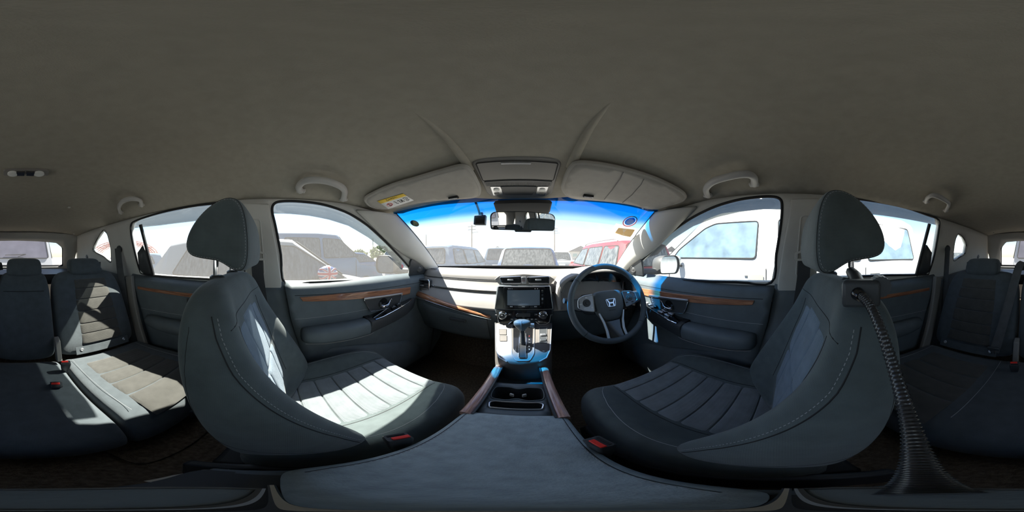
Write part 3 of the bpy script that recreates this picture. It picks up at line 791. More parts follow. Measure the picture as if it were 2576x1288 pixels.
seatR.location = (0.392, 0, 0); seatR['label'] = 'dark front driver seat in shade behind the steering wheel'

def buckle(loc, rz, label, tilt=0.0, grp='front buckles'):
    t = thing('seat_belt_buckle', label, 'buckle', (0, 0, 0), grp)
    rings = []
    for z, w, d in [(0, .010, .006), (.03, .013, .008), (.06, .017, .011), (.095, .019, .013), (.100, .017, .011)]:
        rings.append([V(p) for p in rpoly([(-w, -d, z), (w, -d, z), (w, d, z), (-w, d, z)], .005)])
    MB().loft(rings).build('housing', 'hard_black', t)
    MB().box((0.003, -.004, .1005), (.026, .009, .006)).build('release_button', 'red_button', t, bevel=.0015)
    MB().box((0.0, .0065, .101), (.026, .004, .002)).build('slot', 'rubber', t)
    MB().tube([V((0, 0, -.10)), V((0, 0, .01))], .006, 8).build('stalk', 'hard_black', t)
    t.location = loc; t.rotation_euler = (tilt, 0, rz)
    return t
buckle((-0.117, 0.145, 0.345), R(70), 'seat belt buckle with red button beside the passenger cushion', R(-6))
buckle((0.113, 0.170, 0.375), R(-80), 'seat belt buckle with red button beside the driver cushion', R(4))

# ================================================================== rear seats
def rb_pt(x, s, dx=0.0):
    """front face of the rear backrest: s 0..1 from junction to top"""
    return V((x, lerp(-0.70, -0.925, s)+.02*math.sin(PI*s), lerp(0.35, 0.805, s)))
RBN = V((0, 0.89, 0.45)).normalized()
def rear_back(t, x0, x1, th=0.10, r=0.03, name='backrest', s0=0.0, s1=1.0, puff=0.02):
    cx = (x0+x1)/2; hw = (x1-x0)/2; rings = []
    for i in range(9):
        s = lerp(s0, s1, i/8); e = .94 if i in (0, 8) else 1.0
        w = hw*(1-.12*sm((s-.75)/.25)); 
        p = rb_pt(cx, s)
        ring = []
        for u, d in [(-1, -.03), (-.985, 0), (-.9, puff*.8), (-.6, puff*.75), (-.3, puff*.4), (0, puff*.3), (.3, puff*.4), (.6, puff*.75), (.9, puff*.8), (.985, 0), (1, -.03), (1, -th*.8), (.9, -th), (0, -th), (-.9, -th), (-1, -th*.8)]:
            ring.append(V((cx+u*w*e, p.y, p.z))+RBN*(d if e == 1 else d*.4-.02))
        rings.append(ring)
    return MB().loft(rings).build(name, 'rear_cloth', t, sub=2)
def rear_headrest(t, cx, w=.105, s=1.0):
    rings = []; c = V((cx, -.945, .812))
    for k in range(9):
        a = k/8; z = lerp(-.052, .055, a); e = [.80, .95, 1, 1, 1, 1, .98, .93, .78][k]; d = [.020, .036, .042, .044, .044, .042, .038, .032, .02][k]
        pr = rpoly([(-w*e, -d), (w*e, -d), (w*e, d), (-w*e, d)], .02, 3)
        rings.append([c+V((p[0], p[1]-.35*z, z)) for p in pr])
    h = MB().loft(rings).build('headrest', 'rear_cloth', t, sub=1)
    for q in (-1, 1):
        MB().tube([V((cx+q*.05, -.94, .70)), V((cx+q*.05, -.95, .80))], .006, 10).build('headrest_post', 'chrome', t)
    return h
def rear_insert(b, x0, x1, cuts):
    def f(x, s): return rb_pt(x, s)+RBN*.010, RBN
    for a, c in zip(cuts, cuts[1:]):
        def g(u, s, x0=x0, x1=x1):
            k = 1-.14*sm((s-.55)/.4); cx = (x0+x1)/2
            return f(cx+(u-cx)*k, s)
        pad(MB(), g, x0, x1, a+.001, c-.001, .006, 12, 7, .0008).build('insert_panel', 'rear_insert', b)
def rc_top(x, y):
    s = (y+.72)/.5      # 0 at the back, 1 at the front lip
    return V((x, y, .345+.03*sm(s*1.2)-.06*max(0, s-.86)**1.0/.14*.5)), V((0, -.06, 1)).normalized()
def rear_cushion(t, x0, x1, seams=()):
    rings = []
    for y, dz, e, zb in [(-.735, -.03, .97, .20), (-.70, -.004, .995, .19), (-.62, .0, 1, .18), (-.50, .0, 1, .18), (-.38, .0, 1, .18), (-.30, .0, 1, .18), (-.255, -.006, 1, .185), (-.228, -.03, .99, .20), (-.218, -.07, .975, .23)]:
        cx = (x0+x1)/2; hw = (x1-x0)/2*e; p = rc_top(0, y); zt = p[0].z+dz
        ring = []
        for u, d in [(-1, -.035), (-.985, -.008), (-.93, .004), (-.6, .002), (0, 0), (.6, .002), (.93, .004), (.985, -.008), (1, -.035)]:
            ring.append(V((cx+u*hw, y, zt+d)))
        ring += [V((cx+hw, y, zb+.02)), V((cx+hw*.96, y, zb)), V((cx, y, zb)), V((cx-hw*.96, y, zb)), V((cx-hw, y, zb+.02))]
        rings.append(ring)
    return MB().loft(rings).build('cushion', 'rear_cloth', t, sub=2)
def cush_insert(c, x0, x1, cuts):
    for a, b in zip(cuts, cuts[1:]):
        pad(MB(), rc_top, x0, x1, b+.0008, a-.0008, .006, 12, 8, .0008).build('insert_panel', 'rear_insert', c)
def flap(t, x0, x1):
    """lower backrest flap with two round studs hiding the child seat anchors"""
    p = [rb_pt(0, s)+RBN*.012 for s in (.02, .11)]
    n = 6; rows = []
    o = MB().prism([V((x0, p[0].y, p[0].z)), V((x1, p[0].y, p[0].z)), V((x1, p[1].y, p[1].z)), V((x0, p[1].y, p[1].z))], RBN*.003).build('anchor_flap', 'rear_cloth', t, bevel=.002)
    for x in (x0+.03, x1-.03):
        q = rb_pt(x, .075)+RBN*.015
        MB().lathe([(.009, 0), (.009, .002), (.005, .003), (.003, .002)], q, RBN, 16).build('anchor_stud', 'satin_silver', o)
r1 = thing('rear_seat', 'rear single seat behind the passenger seat, lit by a sun patch', 'car seat', (-.39, -.5, 0), 'rear seats')
b = rear_back(r1, -.585, -.150, puff=.02); rear_insert(b, -.50, -.27, [.13, .25, .36, .50, .63, .75, .86]); rear_headrest(r1, -.375)
flap(r1, -.53, -.23)
c = rear_cushion(r1, -.62, -.165); cush_insert(c, -.53, -.24, [-.235, -.345, -.43, -.51, -.63])
for x in (-.565, -.205):
    MB().tube(spline([V((x, y, rc_top(x, y)[0].z+.006)) for y in (-.68, -.55, -.40, -.28)], 5), .0008, 4).build('bolster_seam', 'stitch', c)
MB().box((-.225, -.285, .165), (.10, .035, .085), Matrix.Rotation(R(-12), 3, 'Z')).build('bracket_cover', 'hard_black', r1, bevel=.008)
MB().box((-.42, -.215, .235), (.14, .014, .05)).build('release_panel', 'hard_black', r1, bevel=.005)
r2 = thing('rear_seat', 'rear double seat with middle place and shoulder belt across it', 'car seat', (.25, -.5, 0), 'rear seats')
b = rear_back(r2, .150, .585); rear_insert(b, .27, .50, [.13, .25, .36, .50, .63, .75, .86]); rear_headrest(r2, .385)
flap(r2, .23, .53)
cb = rear_back(r2, -.142, .142, th=.09, name='middle_backrest', s0=.0, s1=1.0, puff=.026)
rear_headrest(r2, -.005, .10)
MB().tube([rb_pt(x, .74)+RBN*.020 for x in (-.105, -.05, 0, .05, .105)], .0014, 4).build('middle_seam', 'rubber', cb)
c = rear_cushion(r2, -.158, .62); cush_insert(c, .24, .53, [-.235, -.345, -.43, -.51, -.63])
for x in (.205, .565):
    MB().tube(spline([V((x, y, rc_top(x, y)[0].z+.006)) for y in (-.68, -.55, -.40, -.28)], 5), .0008, 4).build('bolster_seam', 'stitch', c)
for x in (-.143, .140):
    MB().prism([V((x-.012, y, z)) for y, z in [(-.69, .36), (-.655, .365), (-.69, .47), (-.725, .48)]], (.024, 0, 0)).build('hinge_cover', 'console_grey', r2, bevel=.004)
# dark shelf of the load cover behind the rear seats
lc = thing('load_cover', 'black roller load cover behind the rear backrests', 'load cover', (0, -1.1, .70))
MB().tube([V((-.60, -1.10, .72)), V((.60, -1.10, .72))], .035, 14).build('roller', 'hard_black', lc)
MB().box((0, -1.5, .725), (1.16, .80, .004)).build('cover_cloth', 'hard_black', lc)
for x in (-.52, .52):
    o = thing('seat_release', 'small black release strap standing on the rear seat shoulder, %s side' % ('passenger' if x < 0 else 'driver'), 'strap', (x, -1.0, .80), 'seat shoulder straps')
    MB().box((x, -1.0, .815), (.010, .014, .05)).build('strap', 'hard_black', o, bevel=.004)
    MB().lathe([(.012, 0), (.012, .012)], V((x, -1.0, .785)), (0, 0, 1), 12).build('strap_base', 'hard_black', o)

# rear buckles
buckle((-.150, -.61, .325), R(-10), 'red seat belt buckle standing next to the sunlit rear seat', R(-20), 'rear buckles')
buckle((-.095, -.535, .315), R(-10), 'red seat belt buckle lying on the middle rear cushion', R(-40), 'rear buckles')
buckle((.135, -.62, .325), R(10), 'red seat belt buckle between middle and driver side rear places', R(-20), 'rear buckles')

# ================================================================== seat belts
def webbing(t, path, up, w=.046, material='belt_web', name='webbing', n=5):
    return MB().sweep(spline(path, n), [(-w/2, -.0007), (w/2, -.0007), (w/2, .0007), (-w/2, .0007)], up=up).build(name, material, t)
for s in (-1, 1):
    nm = 'passenger' if s < 0 else 'driver'
    t = thing('seat_belt', 'dark front seat belt hanging on the centre pillar, %s side' % nm, 'seat belt', (s*.66, -.06, .10), 'front seat belts')
    y0 = -0.070
    webbing(t, [V((s*.640, y0, .868)), V((s*.642, y0+.004, .80)), V((s*.640, y0+.020, .68)), V((s*.636, y0+.034, .56)), V((s*.64, y0+.04, .30)), V((s*.65, y0+.04, .12))], (-s, 0, 0.1), .048, 'belt_web_dark')
    ring = MB().sweep([V((s*.632, y0+p[0], .878+p[1])) for p in rpoly([(-.036, -.012), (.036, -.012), (.034, .012), (.012, .018), (.010, .045), (-.010, .045), (-.012, .018), (-.034, .012)], .006)], [(-.004, -.005), (.004, -.005), (.004, .005), (-.004, .005)], up=(-s, 0, 0), closed=True).build('belt_ring', 'pillar_grey', t, bevel=.002)
    tz = .665
    p = V((s*.634, y0+.022, tz))
    MB().box(p, (.012, .056, .018)).build('tongue_grip', 'hard_black', t, bevel=.004)
    lp = rpoly([(-.013, 0), (.013, 0), (.013, -.042), (-.013, -.042)], .004)
    MB().sweep([p+V((0, q[0]+.006, q[1]-.006)) for q in lp], [(-.001, -.003), (.001, -.003), (.001, .003), (-.001, .003)], up=(-s, 0, 0), closed=True).build('tongue_blade', 'chrome', t)
# rear belts
t = thing('seat_belt', 'grey rear seat belt hanging beside the sunlit rear seat', 'seat belt', (-.60, -.93, .4), 'rear seat belts')
webbing(t, [at(296, 624, x=-.635), at(302, 680, x=-.615), at(310, 740, x=-.612), at(318, 798, x=-.612), at(322, 850, x=-.612), at(326, 885, x=-.612)], (.8, .6, 0))
p = at(318, 800, x=-.606)
MB().box(p, (.05, .014, .018), Matrix.Rotation(R(-38), 3, 'Z')).build('tongue_grip', 'hard_black', t, bevel=.004)
MB().sweep([p+V((q[0]*.8, q[0]*-.5+.006, q[1]-.008)) for q in rpoly([(-.011, 0), (.011, 0), (.011, -.038), (-.011, -.038)], .004)], [(-.001, -.003), (.001, -.003), (.001, .003), (-.001, .003)], up=(.8, .6, 0), closed=True).build('tongue_blade', 'chrome', t)
t = thing('seat_belt', 'grey belt lying slantwise over the rear driver side backrest', 'seat belt', (.2, -.9, .4), 'rear seat belts')
pts = [V((.145, -1.02, .79)), V((.150, -.975, .835)), V((.158, -.925, .825))]+[rb_pt(lerp(.16, .245, 1-s), s)+RBN*.028 for s in (.93, .75, .5, .3, .13, .08)]
webbing(t, pts, RBN)
p = rb_pt(.242, .12)+RBN*.034
MB().box(p, (.056, .014, .016)).build('tongue_grip', 'hard_black', t, bevel=.004)
for q in (-.008, .008):
    MB().box(p+V((q, 0.004, -.018)), (.004, .003, .026)).build('tongue_blade', 'chrome', t)
t = thing('seat_belt', 'rear belt seen edge-on hanging at the pillar, driver side', 'seat belt', (.60, -.93, .4), 'rear seat belts')
webbing(t, [at(2384, 622, x=.635), at(2380, 690, x=.625), at(2376, 750, x=.618), at(2370, 820, x=.615), at(2366, 860, x=.612)], (.2, .98, 0))
p = at(2370, 825, x=.612)
MB().box(p, (.016, .05, .02)).build('tongue_grip', 'hard_black', t, bevel=.004)
# ================================================================== dashboard
D = thing('dashboard', 'grey dashboard with wood strip, central screen and air vents', 'dashboard', (0, 1.0, .3))
xs = [-.70+.05*i for i in range(29)]
def dshift(x): return 0.035*(abs(x)/.7)**4
def prof_grid(name, prof, material, xr=xs):
    mb = MB().grid([[V((x, y+dshift(x), z)) for y, z in prof] for x in xr])
    return mb.build(name, material, D, solid=.012)
top = [tuple(p) for p in spline([(1.40, .760), (1.2, .783), (1.05, .789), (.97, .787), (.935, .778), (.918, .762), (.908, .738)], 4)]
face_ = [tuple(p) for p in spline([(.907, .736), (.893, .715), (.873, .690), (.850, .66), (.826, .63), (.803, .595)], 4)]
low = [tuple(p) for p in spline([(.808, .590), (.812, .565), (.820, .53), (.845, .48), (.874, .42), (.91, .355), (1.0, .31), (1.12, .30)], 4)]
prof_grid('top_pad', top, 'dash_pad'); fp_ = prof_grid('face_pad', face_, 'dash_pad'); prof_grid('lower_panel', low, 'soft_black')
def DF(x, z, off=0.0):
    y = interp(-z, [(-p[1], p[0]) for p in face_+low])
    return V((x, y+dshift(x)-off, z))
MB().tube([DF(x, .7345, .001) for x in xs[1:12]], .0016, 5).build('pad_seam', 'rubber', D)
# chrome and black double strip above the wood
for z, r, m in ((.6845, .0024, 'chrome'), (.6775, .0035, 'gloss_black')):
    MB().tube([DF(x, z, .002) for x in [-.60+.04*i for i in range(13)]], r, 6).build('strip_line', m, D)
MB().tube([DF(x, .681, .002) for x in (.15, .175, .20)], .0035, 6).build('strip_line', 'gloss_black', D)
# wood strip, sloping down towards the middle
wu = [(-.69, .640), (-.60, .634), (-.50, .622), (-.40, .607), (-.30, .590), (-.22, .574), (-.17, .556)]
wl = [(-.69, .612), (-.60, .606), (-.50, .596), (-.40, .583), (-.30, .568), (-.22, .555), (-.165, .546)]
mb = MB().grid([[DF(x, lerp(z0, z1, k/4), .010+.008*math.sin(PI*k/4)) for k in range(5)] for (x, z0), (x1, z1) in zip(wu, wl)])
mb.build('wood_strip', 'wood_trim_dash', D, solid=.014)
MB().sweep([DF(x, z-.004, .012) for x, z in wl], [(-.004, -.003), (.004, -.003), (.004, .003), (-.004, .003)], up=(0, 0, 1)).build('chrome_strip', 'chrome', D, bevel=.001)
# glove box
gb = [(-.60, .555), (-.20, .520), (-.20, .375), (-.60, .375)]
mb = MB().grid([[DF(lerp(-.60, -.19, i/10), lerp(lerp(.572, .532, i/10), .365, k/8), .008) for k in range(9)] for i in range(11)])
g = mb.build('glove_box', 'soft_black', D, solid=.012, bevel=.003)
MB().box(DF(-.36, .505, .013), (.10, .012, .020)).build('latch', 'hard_black', g, bevel=.005)
# side vents
def vent(cx, z0, z1, w, y, name='side_vent', n=5, tilt=0.0):
    q = rpoly([(cx-w/2, y, z0+.004), (cx+w/2, y, z0), (cx+w/2, y, z1), (cx-w/2, y, z1-.002)], .012)
    v = MB().prism([V(p)+V((0, .03, 0)) for p in q], (0, .004, 0)).build(name, 'rubber', D)
    MB().tube(q, .0045, 6, closed=True).build('vent_rim', 'chrome', v)
    MB().sweep(q, [(-.003, -.03), (.003, -.03), (.003, .0), (-.003, .0)], up=(0, -1, 0), closed=True).build('vent_duct', 'hard_black', v)
    for k in range(n):
        z = lerp(z0, z1, (k+.7)/(n+.4))
        MB().box((cx, y+.008, z), (w*.90, .022, .003), Matrix.Rotation(R(-18), 3, 'X')).build('vent_slat', 'hard_black', v, bevel=.001)
    MB().box((cx-w*.05, y-.004, (z0+z1)/2), (.026, .012, .009)).build('vent_tab', 'satin_silver', v, bevel=.002)
    return v
vent(-.636, .640, .722, .098, .866); vent(.636, .640, .722, .098, .866)
# middle vents
YV = .842
def fp(px, py, y): return at(px, py, y=y)
o_ = [fp(a, b, YV) for a, b in [(1243, 703), (1256, 693), (1318, 689), (1380, 693), (1397, 703), (1384, 716), (1318, 719), (1256, 716)]]
hv = MB().prism(rpoly(o_, .008), (0, .06, 0)).build('vent_housing', 'dash_pad', D, bevel=.006)
for s_, (x0, x1) in (('a', (1258, 1310)), ('b', (1327, 1381))):
    q = rpoly([fp(x0, 698, YV-.003), fp(x1, 696, YV-.003), fp(x1, 713, YV-.003), fp(x0+4, 713, YV-.003)], .006)
    v = MB().prism(q, (0, .006, 0)).build('centre_vent', 'rubber', D)
    MB().tube(q, .0032, 6, closed=True).build('vent_rim', 'chrome', v)
    for k in range(4):
        a = fp(x0+4, 700+k*3.6, YV-.005); b = fp(x1-3, 699+k*3.7, YV-.005)
        MB().box((a+b)/2, ((b-a).length, .014, .0022), Matrix.Rotation(R(-15), 3, 'X')).build('vent_slat', 'hard_black', v)
    c = fp((x0+x1)/2, 704, YV-.012); MB().box(c, (.03, .012, .007)).build('vent_tab', 'satin_silver', v, bevel=.002)
a = fp(1318, 705, YV-.006)
hz = MB().box(a, (.024, .014, .036)).build('hazard_button', 'satin_silver', D, bevel=.002)
tri = [a+V((.007*math.cos(R(90+120*k)), -.0076, .007*math.sin(R(90+120*k)))) for k in range(3)]
MB().tube(tri, .0008, 4, closed=True).build('hazard_mark', 'ink_red', hz)
# centre stack
YB = .790
st = MB().prism([V((x, .80, z)) for x, z in [(-.135, .728), (.135, .728), (.148, .60), (.125, .525), (-.125, .525), (-.148, .60)]], (0, .12, 0)).build('stack_housing', 'soft_black', D, bevel=.008)
q = [fp(a, b, YB) for a, b in [(1254, 720), (1383, 720), (1391, 777), (1245, 777)]]
bz = MB().prism(rpoly(q, .004), (0, .02, 0)).build('screen_bezel', 'gloss_black', D, bevel=.001)
MB().tube(rpoly(q, .004), .0016, 5, closed=True).build('bezel_edge', 'satin_silver', bz)
q = [fp(a, b, YB-.006) for a, b in [(1267, 723), (1371, 723), (1371, 775), (1266, 775)]]
un = MB().prism(rpoly(q, .004), (0, .02, 0)).build('screen_unit', 'gloss_black', D, bevel=.0015)
q = [fp(a, b, YB-.0072) for a, b in [(1276, 730), (1358, 729), (1358, 768), (1276, 768)]]
MB().prism(q, (0, .003, 0)).build('display', 'screen_glass', un, bevel=.0005)
for px, w_ in ((1279, .004), (1283, .005), (1288, .003), (1346, .004), (1352, .005)):
    MB().box(fp(px, 726.5, YB-.0066), (w_, .001, .0022)).build('unit_mark', 'button_white', un)
for k in range(9):
    MB().box(fp(1276+k*10.2, 771.3, YB-.007), (.014, .004, .004)).build('unit_key', 'button_white' if k % 3 == 1 else 'hard_black', un, bevel=.0008)
for k in range(4):
    MB().box(fp(1364.5, 733+k*9.5, YB-.007), (.008, .004, .012)).build('unit_key', 'satin_silver' if k == 2 else 'hard_black', un, bevel=.0008)
# climate panel
YC_ = .785
q = [fp(a, b, YC_) for a, b in [(1248, 779), (1388, 779), (1388, 800), (1380, 814), (1356, 816), (1347, 809), (1287, 809), (1278, 816), (1256, 814), (1248, 800)]]
cp = MB().prism(rpoly(q, .004), (0, .02, 0)).build('climate_panel', 'gloss_black', D, bevel=.001)
for pl in ([(1246, 792), (1250, 792), (1254, 810), (1262, 815), (1278, 816), (1287, 809)], [(1390, 792), (1386, 792), (1382, 810), (1374, 815), (1357, 816), (1348, 809)]):
    MB().tube([fp(a, b, YC_-.003) for a, b in pl], .0022, 5).build('silver_edge', 'satin_silver', cp)
for px in (1264.5, 1366):
    c = fp(px, 792, YC_)
    kn = MB().lathe([(.0215, 0), (.0215, .004), (.019, .006), (.0185, .018), (.0165, .020)], c, (0, -1, 0.05), 32).build('temperature_knob', 'chrome', cp)
    MB().lathe([(.0150, .0195), (.0150, .021), (.013, .022)], c, (0, -1, 0.05), 28).build('knob_face', 'hard_black', kn)
    MB().box(c+V((0, -.0225, .005)), (.008, .001, .004)).build('knob_mark', 'button_white', kn)
q = [fp(a, b, YC_-.002) for a, b in [(1300, 788), (1334, 788), (1334, 797), (1300, 797)]]
MB().prism(rpoly(q, .004), (0, .004, 0)).build('climate_display', 'hard_black', cp)
MB().tube([fp(1300, 797, YC_-.003), fp(1298, 792, YC_-.003), fp(1303, 788, YC_-.003)], .001, 4).build('display_edge', 'satin_silver', cp)
for px in (1282, 1349):
    b_ = MB().box(fp(px, 791, YC_-.002), (.019, .006, .011)).build('climate_key', 'hard_black', cp, bevel=.001)
    MB().box(fp(px, 791, YC_-.0055), (.005, .0006, .003)).build('key_mark', 'button_white', b_)
for k in range(7):
    b_ = MB().box(fp(1288+k*10, 803, YC_-.001), (.017, .005, .008)).build('climate_key', 'hard_black', cp, bevel=.001)
    MB().box(fp(1288+k*10, 803, YC_-.004), (.008, .0006, .003)).build('key_mark', 'button_white', b_)
# instrument binnacle
arch = [(1404, 782), (1400, 745), (1407, 718), (1432, 697), (1475, 684), (1525, 678), (1570, 682), (1596, 697), (1604, 720), (1600, 770)]
def arch_at(y, k, dz=0):
    P = [fp(a, b, .79) for a, b in arch]; cx = sum(p.x for p in P)/len(P); cz = .66
    return [V((cx+(p.x-cx)*k, y, cz+(p.z-cz)*k+dz)) for p in P]
mb = MB(); rr = []
for y, k, dz in [(.800, .90, .0), (.792, .94, .0), (.795, .985, 0), (.81, 1.0, .002), (.86, 1.02, .008), (.93, 1.02, .010), (1.02, .98, .004)]:
    rr.append(spline(arch_at(y, k, dz), 4))
mb.grid(rr); mb.build('binnacle_hood', 'dash_pad', D)
rr = [spline(arch_at(y, k), 4) for y, k in [(.800, .90), (.86, .86), (.905, .84)]]
MB().grid(rr).build('binnacle_lining', 'hard_black', D)
MB().prism(spline(arch_at(.905, .85), 4), (0, .004, 0)).build('cluster_face', 'gloss_black', D)
for cx_, r_ in ((.30, .040), (.385, .052), (.47, .040)):
    c = V((cx_, .902, .705))
    MB().tube([c+V((r_*math.cos(R(a)), 0, r_*.85*math.sin(R(a)))) for a in range(-30, 211, 12)], .0012, 4).build('gauge_ring', 'cast_iron', D)
MB().tube([fp(1416, 735, .80), fp(1424, 712, .80), fp(1450, 697, .80)], .002, 5).build('binnacle_trim', 'satin_silver', D)
MB().tube([fp(1590, 715, .80), fp(1594, 735, .80), fp(1592, 758, .80)], .003, 5).build('binnacle_trim', 'chrome', D)
# steering column, stalks, lower knee panel
MB().loft([[V(p) for p in rpoly([(.37-w, y, z-h), (.37+w, y, z-h), (.37+w, y, z+h), (.37-w, y, z+h)], .02)] for y, z, w, h in [(.70, .635, .050, .042), (.78, .615, .062, .05), (.90, .60, .075, .06)]]).build('column_shroud', 'hard_black', D)
def stalk(pts, label, kn):
    t = MB().tube(spline(pts, 5), .0075, 10).build('stalk', 'hard_black', D)
    d = (pts[-1]-pts[-2]).normalized()
    MB().tube([pts[-1]-d*.004, pts[-1]+d*.028], .0125, 14).build('stalk_knob', 'cast_iron', t)
stalk([V((.325, .735, .655)), V((.26, .715, .668)), V((.205, .705, .675))], '', 1)
stalk([V((.415, .735, .655)), V((.48, .715, .668)), V((.545, .705, .675))], '', 1)
kp = MB().prism([DF(x, z, .012) for x, z in [(.50, .57), (.66, .57), (.66, .44), (.50, .44)]], (0, .02, 0)).build('knee_panel', 'hard_black', D, bevel=.004)
for k in range(3):
    MB().box(DF(.535+k*.034, .545, .018), (.026, .008, .02)).build('blank_button', 'gloss_black', kp, bevel=.002)
MB().lathe([(.020, 0), (.020, .006), (.016, .008), (.010, .006)], DF(.565, .60, .004), (0, -1, .1), 24).build('start_button', 'satin_silver', D)
# defroster slots at dash ends
for s in (-1, 1):
    for k in range(4):
        MB().box((s*(.60+.014*k), .965, .7885), (.005, .035, .003)).build('defroster_slot', 'rubber', D)

# ================================================================== steering wheel
SWL = thing('steering_wheel', 'black leather steering wheel with silver spokes and emblem', 'steering wheel', (0, 0, 0))
rim = [V((.180*math.cos(2*PI*i/64), .178*math.sin(2*PI*i/64)*(1 if math.sin(2*PI*i/64) > -.8 else .985), .030)) for i in range(64)]
rm = MB().sweep(rim, [(.0135*math.cos(2*PI*k/14), .0165*math.sin(2*PI*k/14)) for k in range(14)], up=(0, 0, 1), closed=True).build('rim', 'soft_black', SWL)
for a in (38, 142, 222, 318):
    c = V((.180*math.cos(R(a)), .178*math.sin(R(a)), .030)); tg = V((-math.sin(R(a)), math.cos(R(a)), 0))
    MB().lathe([(.0170, -.0008), (.0170, .0008)], c, tg, 20, cap=False).build('leather_seam', 'rubber', rm)
lp = [V((.1655*math.cos(R(a)), .1635*math.sin(R(a)), .030)) for a in range(-35, 36)]
dashes(lp, .004, .003, .0009).build('stitching', 'stitch', rm)
hub = [(-.072, .040), (-.058, .058), (0, .063), (.058, .058), (.072, .040), (.074, .005), (.062, -.040), (.036, -.074), (0, -.082), (-.036, -.074), (-.062, -.040), (-.074, .005)]
hs = [tuple(p) for p in spline(hub, 3, True)]
rings = [[V((x*k, y*k, z)) for x, y in hs] for z, k in [(-.012, .98), (.010, 1.0), (.022, .97), (.030, .88), (.034, .66), (.036, .3)]]
hb = MB().loft(rings).build('airbag_cover', 'soft_black', SWL)
# spokes and key pods
for s in (-1, 1):
    MB().loft([[V((s*x, y0, z-.008)), V((s*x, y1, z-.008)), V((s*x, y1, z+.006)), V((s*x, y0, z+.006))] for x, y0, y1, z in [(.060, -.030, .045, .012), (.11, -.028, .040, .014), (.150, -.020, .034, .022), (.175, -.014, .030, .028)]]).build('spoke', 'hard_black', SWL, bevel=.004)
    q = [(s*.074, .048), (s*.120, .044), (s*.146, .030), (s*.150, -.006), (s*.126, -.020), (s*.078, -.030)]
    pod = MB().prism([V((x, y, .018)) for x, y in rpoly(q, .008)], (0, 0, .008)).build('key_pod', 'gloss_black' if s > 0 else 'satin_silver', SWL, bevel=.002)
    MB().tube([V((x, y, .0262)) for x, y in rpoly(q, .008)], .0022, 5, closed=True).build('pod_rim', 'satin_silver', pod)
    c = V((s*.108, .012, .026))
    MB().lathe([(.017, 0), (.017, .002), (.012, .003), (.007, .002), (.006, .0045), (0, .0045)], c, (0, 0, 1), 24).build('dial_key', 'hard_black' if s < 0 else 'cast_iron', pod)
    for dx, dy in ((0, .024), (.028, -.004), (-.02, -.022), (.012, -.024)):
        MB().box(c+V((s*dx, dy, .001)), (.011, .006, .002)).build('key', 'button_white' if (dx == 0 or s < 0) else 'cast_iron', pod, bevel=.0006)
    # silver arms of the lower spoke
    MB().loft([[V((s*(x-w), y, z)), V((s*(x+w), y, z)), V((s*(x+w), y, z+.008)), V((s*(x-w), y, z+.008))] for x, y, w, z in [(.060, -.040, .004, .020), (.046, -.085, .0055, .020), (.040, -.125, .006, .022), (.042, -.160, .007, .026)]]).build('silver_arm', 'satin_silver', SWL, bevel=.002)
MB().loft([[V((-w, y, z)), V((w, y, z)), V((w, y, z+.008)), V((-w, y, z+.008))] for w, y, z in [(.036, -.080, .012), (.030, -.12, .016), (.034, -.165, .022)]]).build('lower_spoke', 'gloss_black', SWL, bevel=.003)
# emblem: rounded frame that widens upwards, with a flared letter H
q = rpoly([(-.018, -.017, .0372), (.018, -.017, .0372), (.024, .017, .0372), (-.024, .017, .0372)], .006)
em = MB().tube(q, .0018, 6, closed=True).build('emblem', 'chrome', SWL)
for s in (-1, 1):
    MB().prism([V((s*x, y, .0355)) for x, y in [(.0075, -.0155), (.0145, -.0155), (.0130, 0), (.0205, .0155), (.0150, .0155), (.0080, .0025)]], (0, 0, .0035)).build('emblem_bar', 'chrome', em, bevel=.0004)
MB().box((0, -.001, .0372), (.019, .0062, .003)).build('emblem_bar', 'chrome', em, bevel=.0004)
text('SRS AIRBAG', .006, frame(V((0, -.034, .0357)), (1, 0, 0), (0, 1, 0)), 'cast_iron', 'airbag_lettering', SWL)
m = frame(V((.372, .662, .655)), (1, 0, 0), (0, .40, .915))
SWL.matrix_world = m

# ================================================================== centre console
K = thing('centre_console', 'centre console with gear panel, wooden rails and cup holders', 'console', (0, .45, 0))
def GP(x, y, up=0.0): return V((x, y, .45+.342*(y-.56)+up))
def gp(px, py, up=0.0):
    r = ray(px, py); t = (.45+.342*(CAM.y-.56)-CAM.z+up)/(r.z-.342*r.y); return CAM+r*t
out = [(1246, 812), (1248, 880), (1256, 900), (1275, 910), (1316, 914), (1357, 910), (1375, 900), (1384, 880), (1388, 812)]
P = rpoly([gp(a, b) for a, b in out], .012, 3)
gpn = V((0, -.342, 1)).normalized()
tops = [p for p in P]
mb = MB(); cxm = V((0, .68, .49))
rings = [[V((p.x*1.01, p.y if p.y > .6 else p.y+.01, .10)) for p in P], [V((p.x*1.02, p.y, p.z-.05)) for p in P], [V((p.x*1.015, p.y-.002, p.z-.012)) for p in P], [p for p in P], [cxm+(p-cxm)*.96+gpn*.004 for p in P]]
mb.loft(rings).build('gear_housing', 'console_silver', K, ang=50)
MB().tube([gp(a, b, .002) for a, b in out[:4]], .003, 6).build('housing_edge', 'satin_silver', K)
MB().tube([gp(a, b, .002) for a, b in out[5:]], .003, 6).build('housing_edge', 'satin_silver', K)
q = rpoly([gp(a, b, .006) for a, b in [(1287, 815), (1345, 815), (1343, 890), (1332, 908), (1298, 908), (1287, 890)]], .01)
gpl = MB().prism(q, -gpn*.004).build('gear_plate', 'console_silver', K)
MB().tube(q, .0022, 6, closed=True).build('plate_rim', 'satin_silver', gpl)
q = rpoly([gp(a, b, .008) for a, b in [(1291, 818), (1340, 818), (1338, 878), (1330, 887), (1300, 887), (1291, 878)]], .008)
MB().prism(q, -gpn*.004).build('gate_panel', 'gloss_black', gpl)
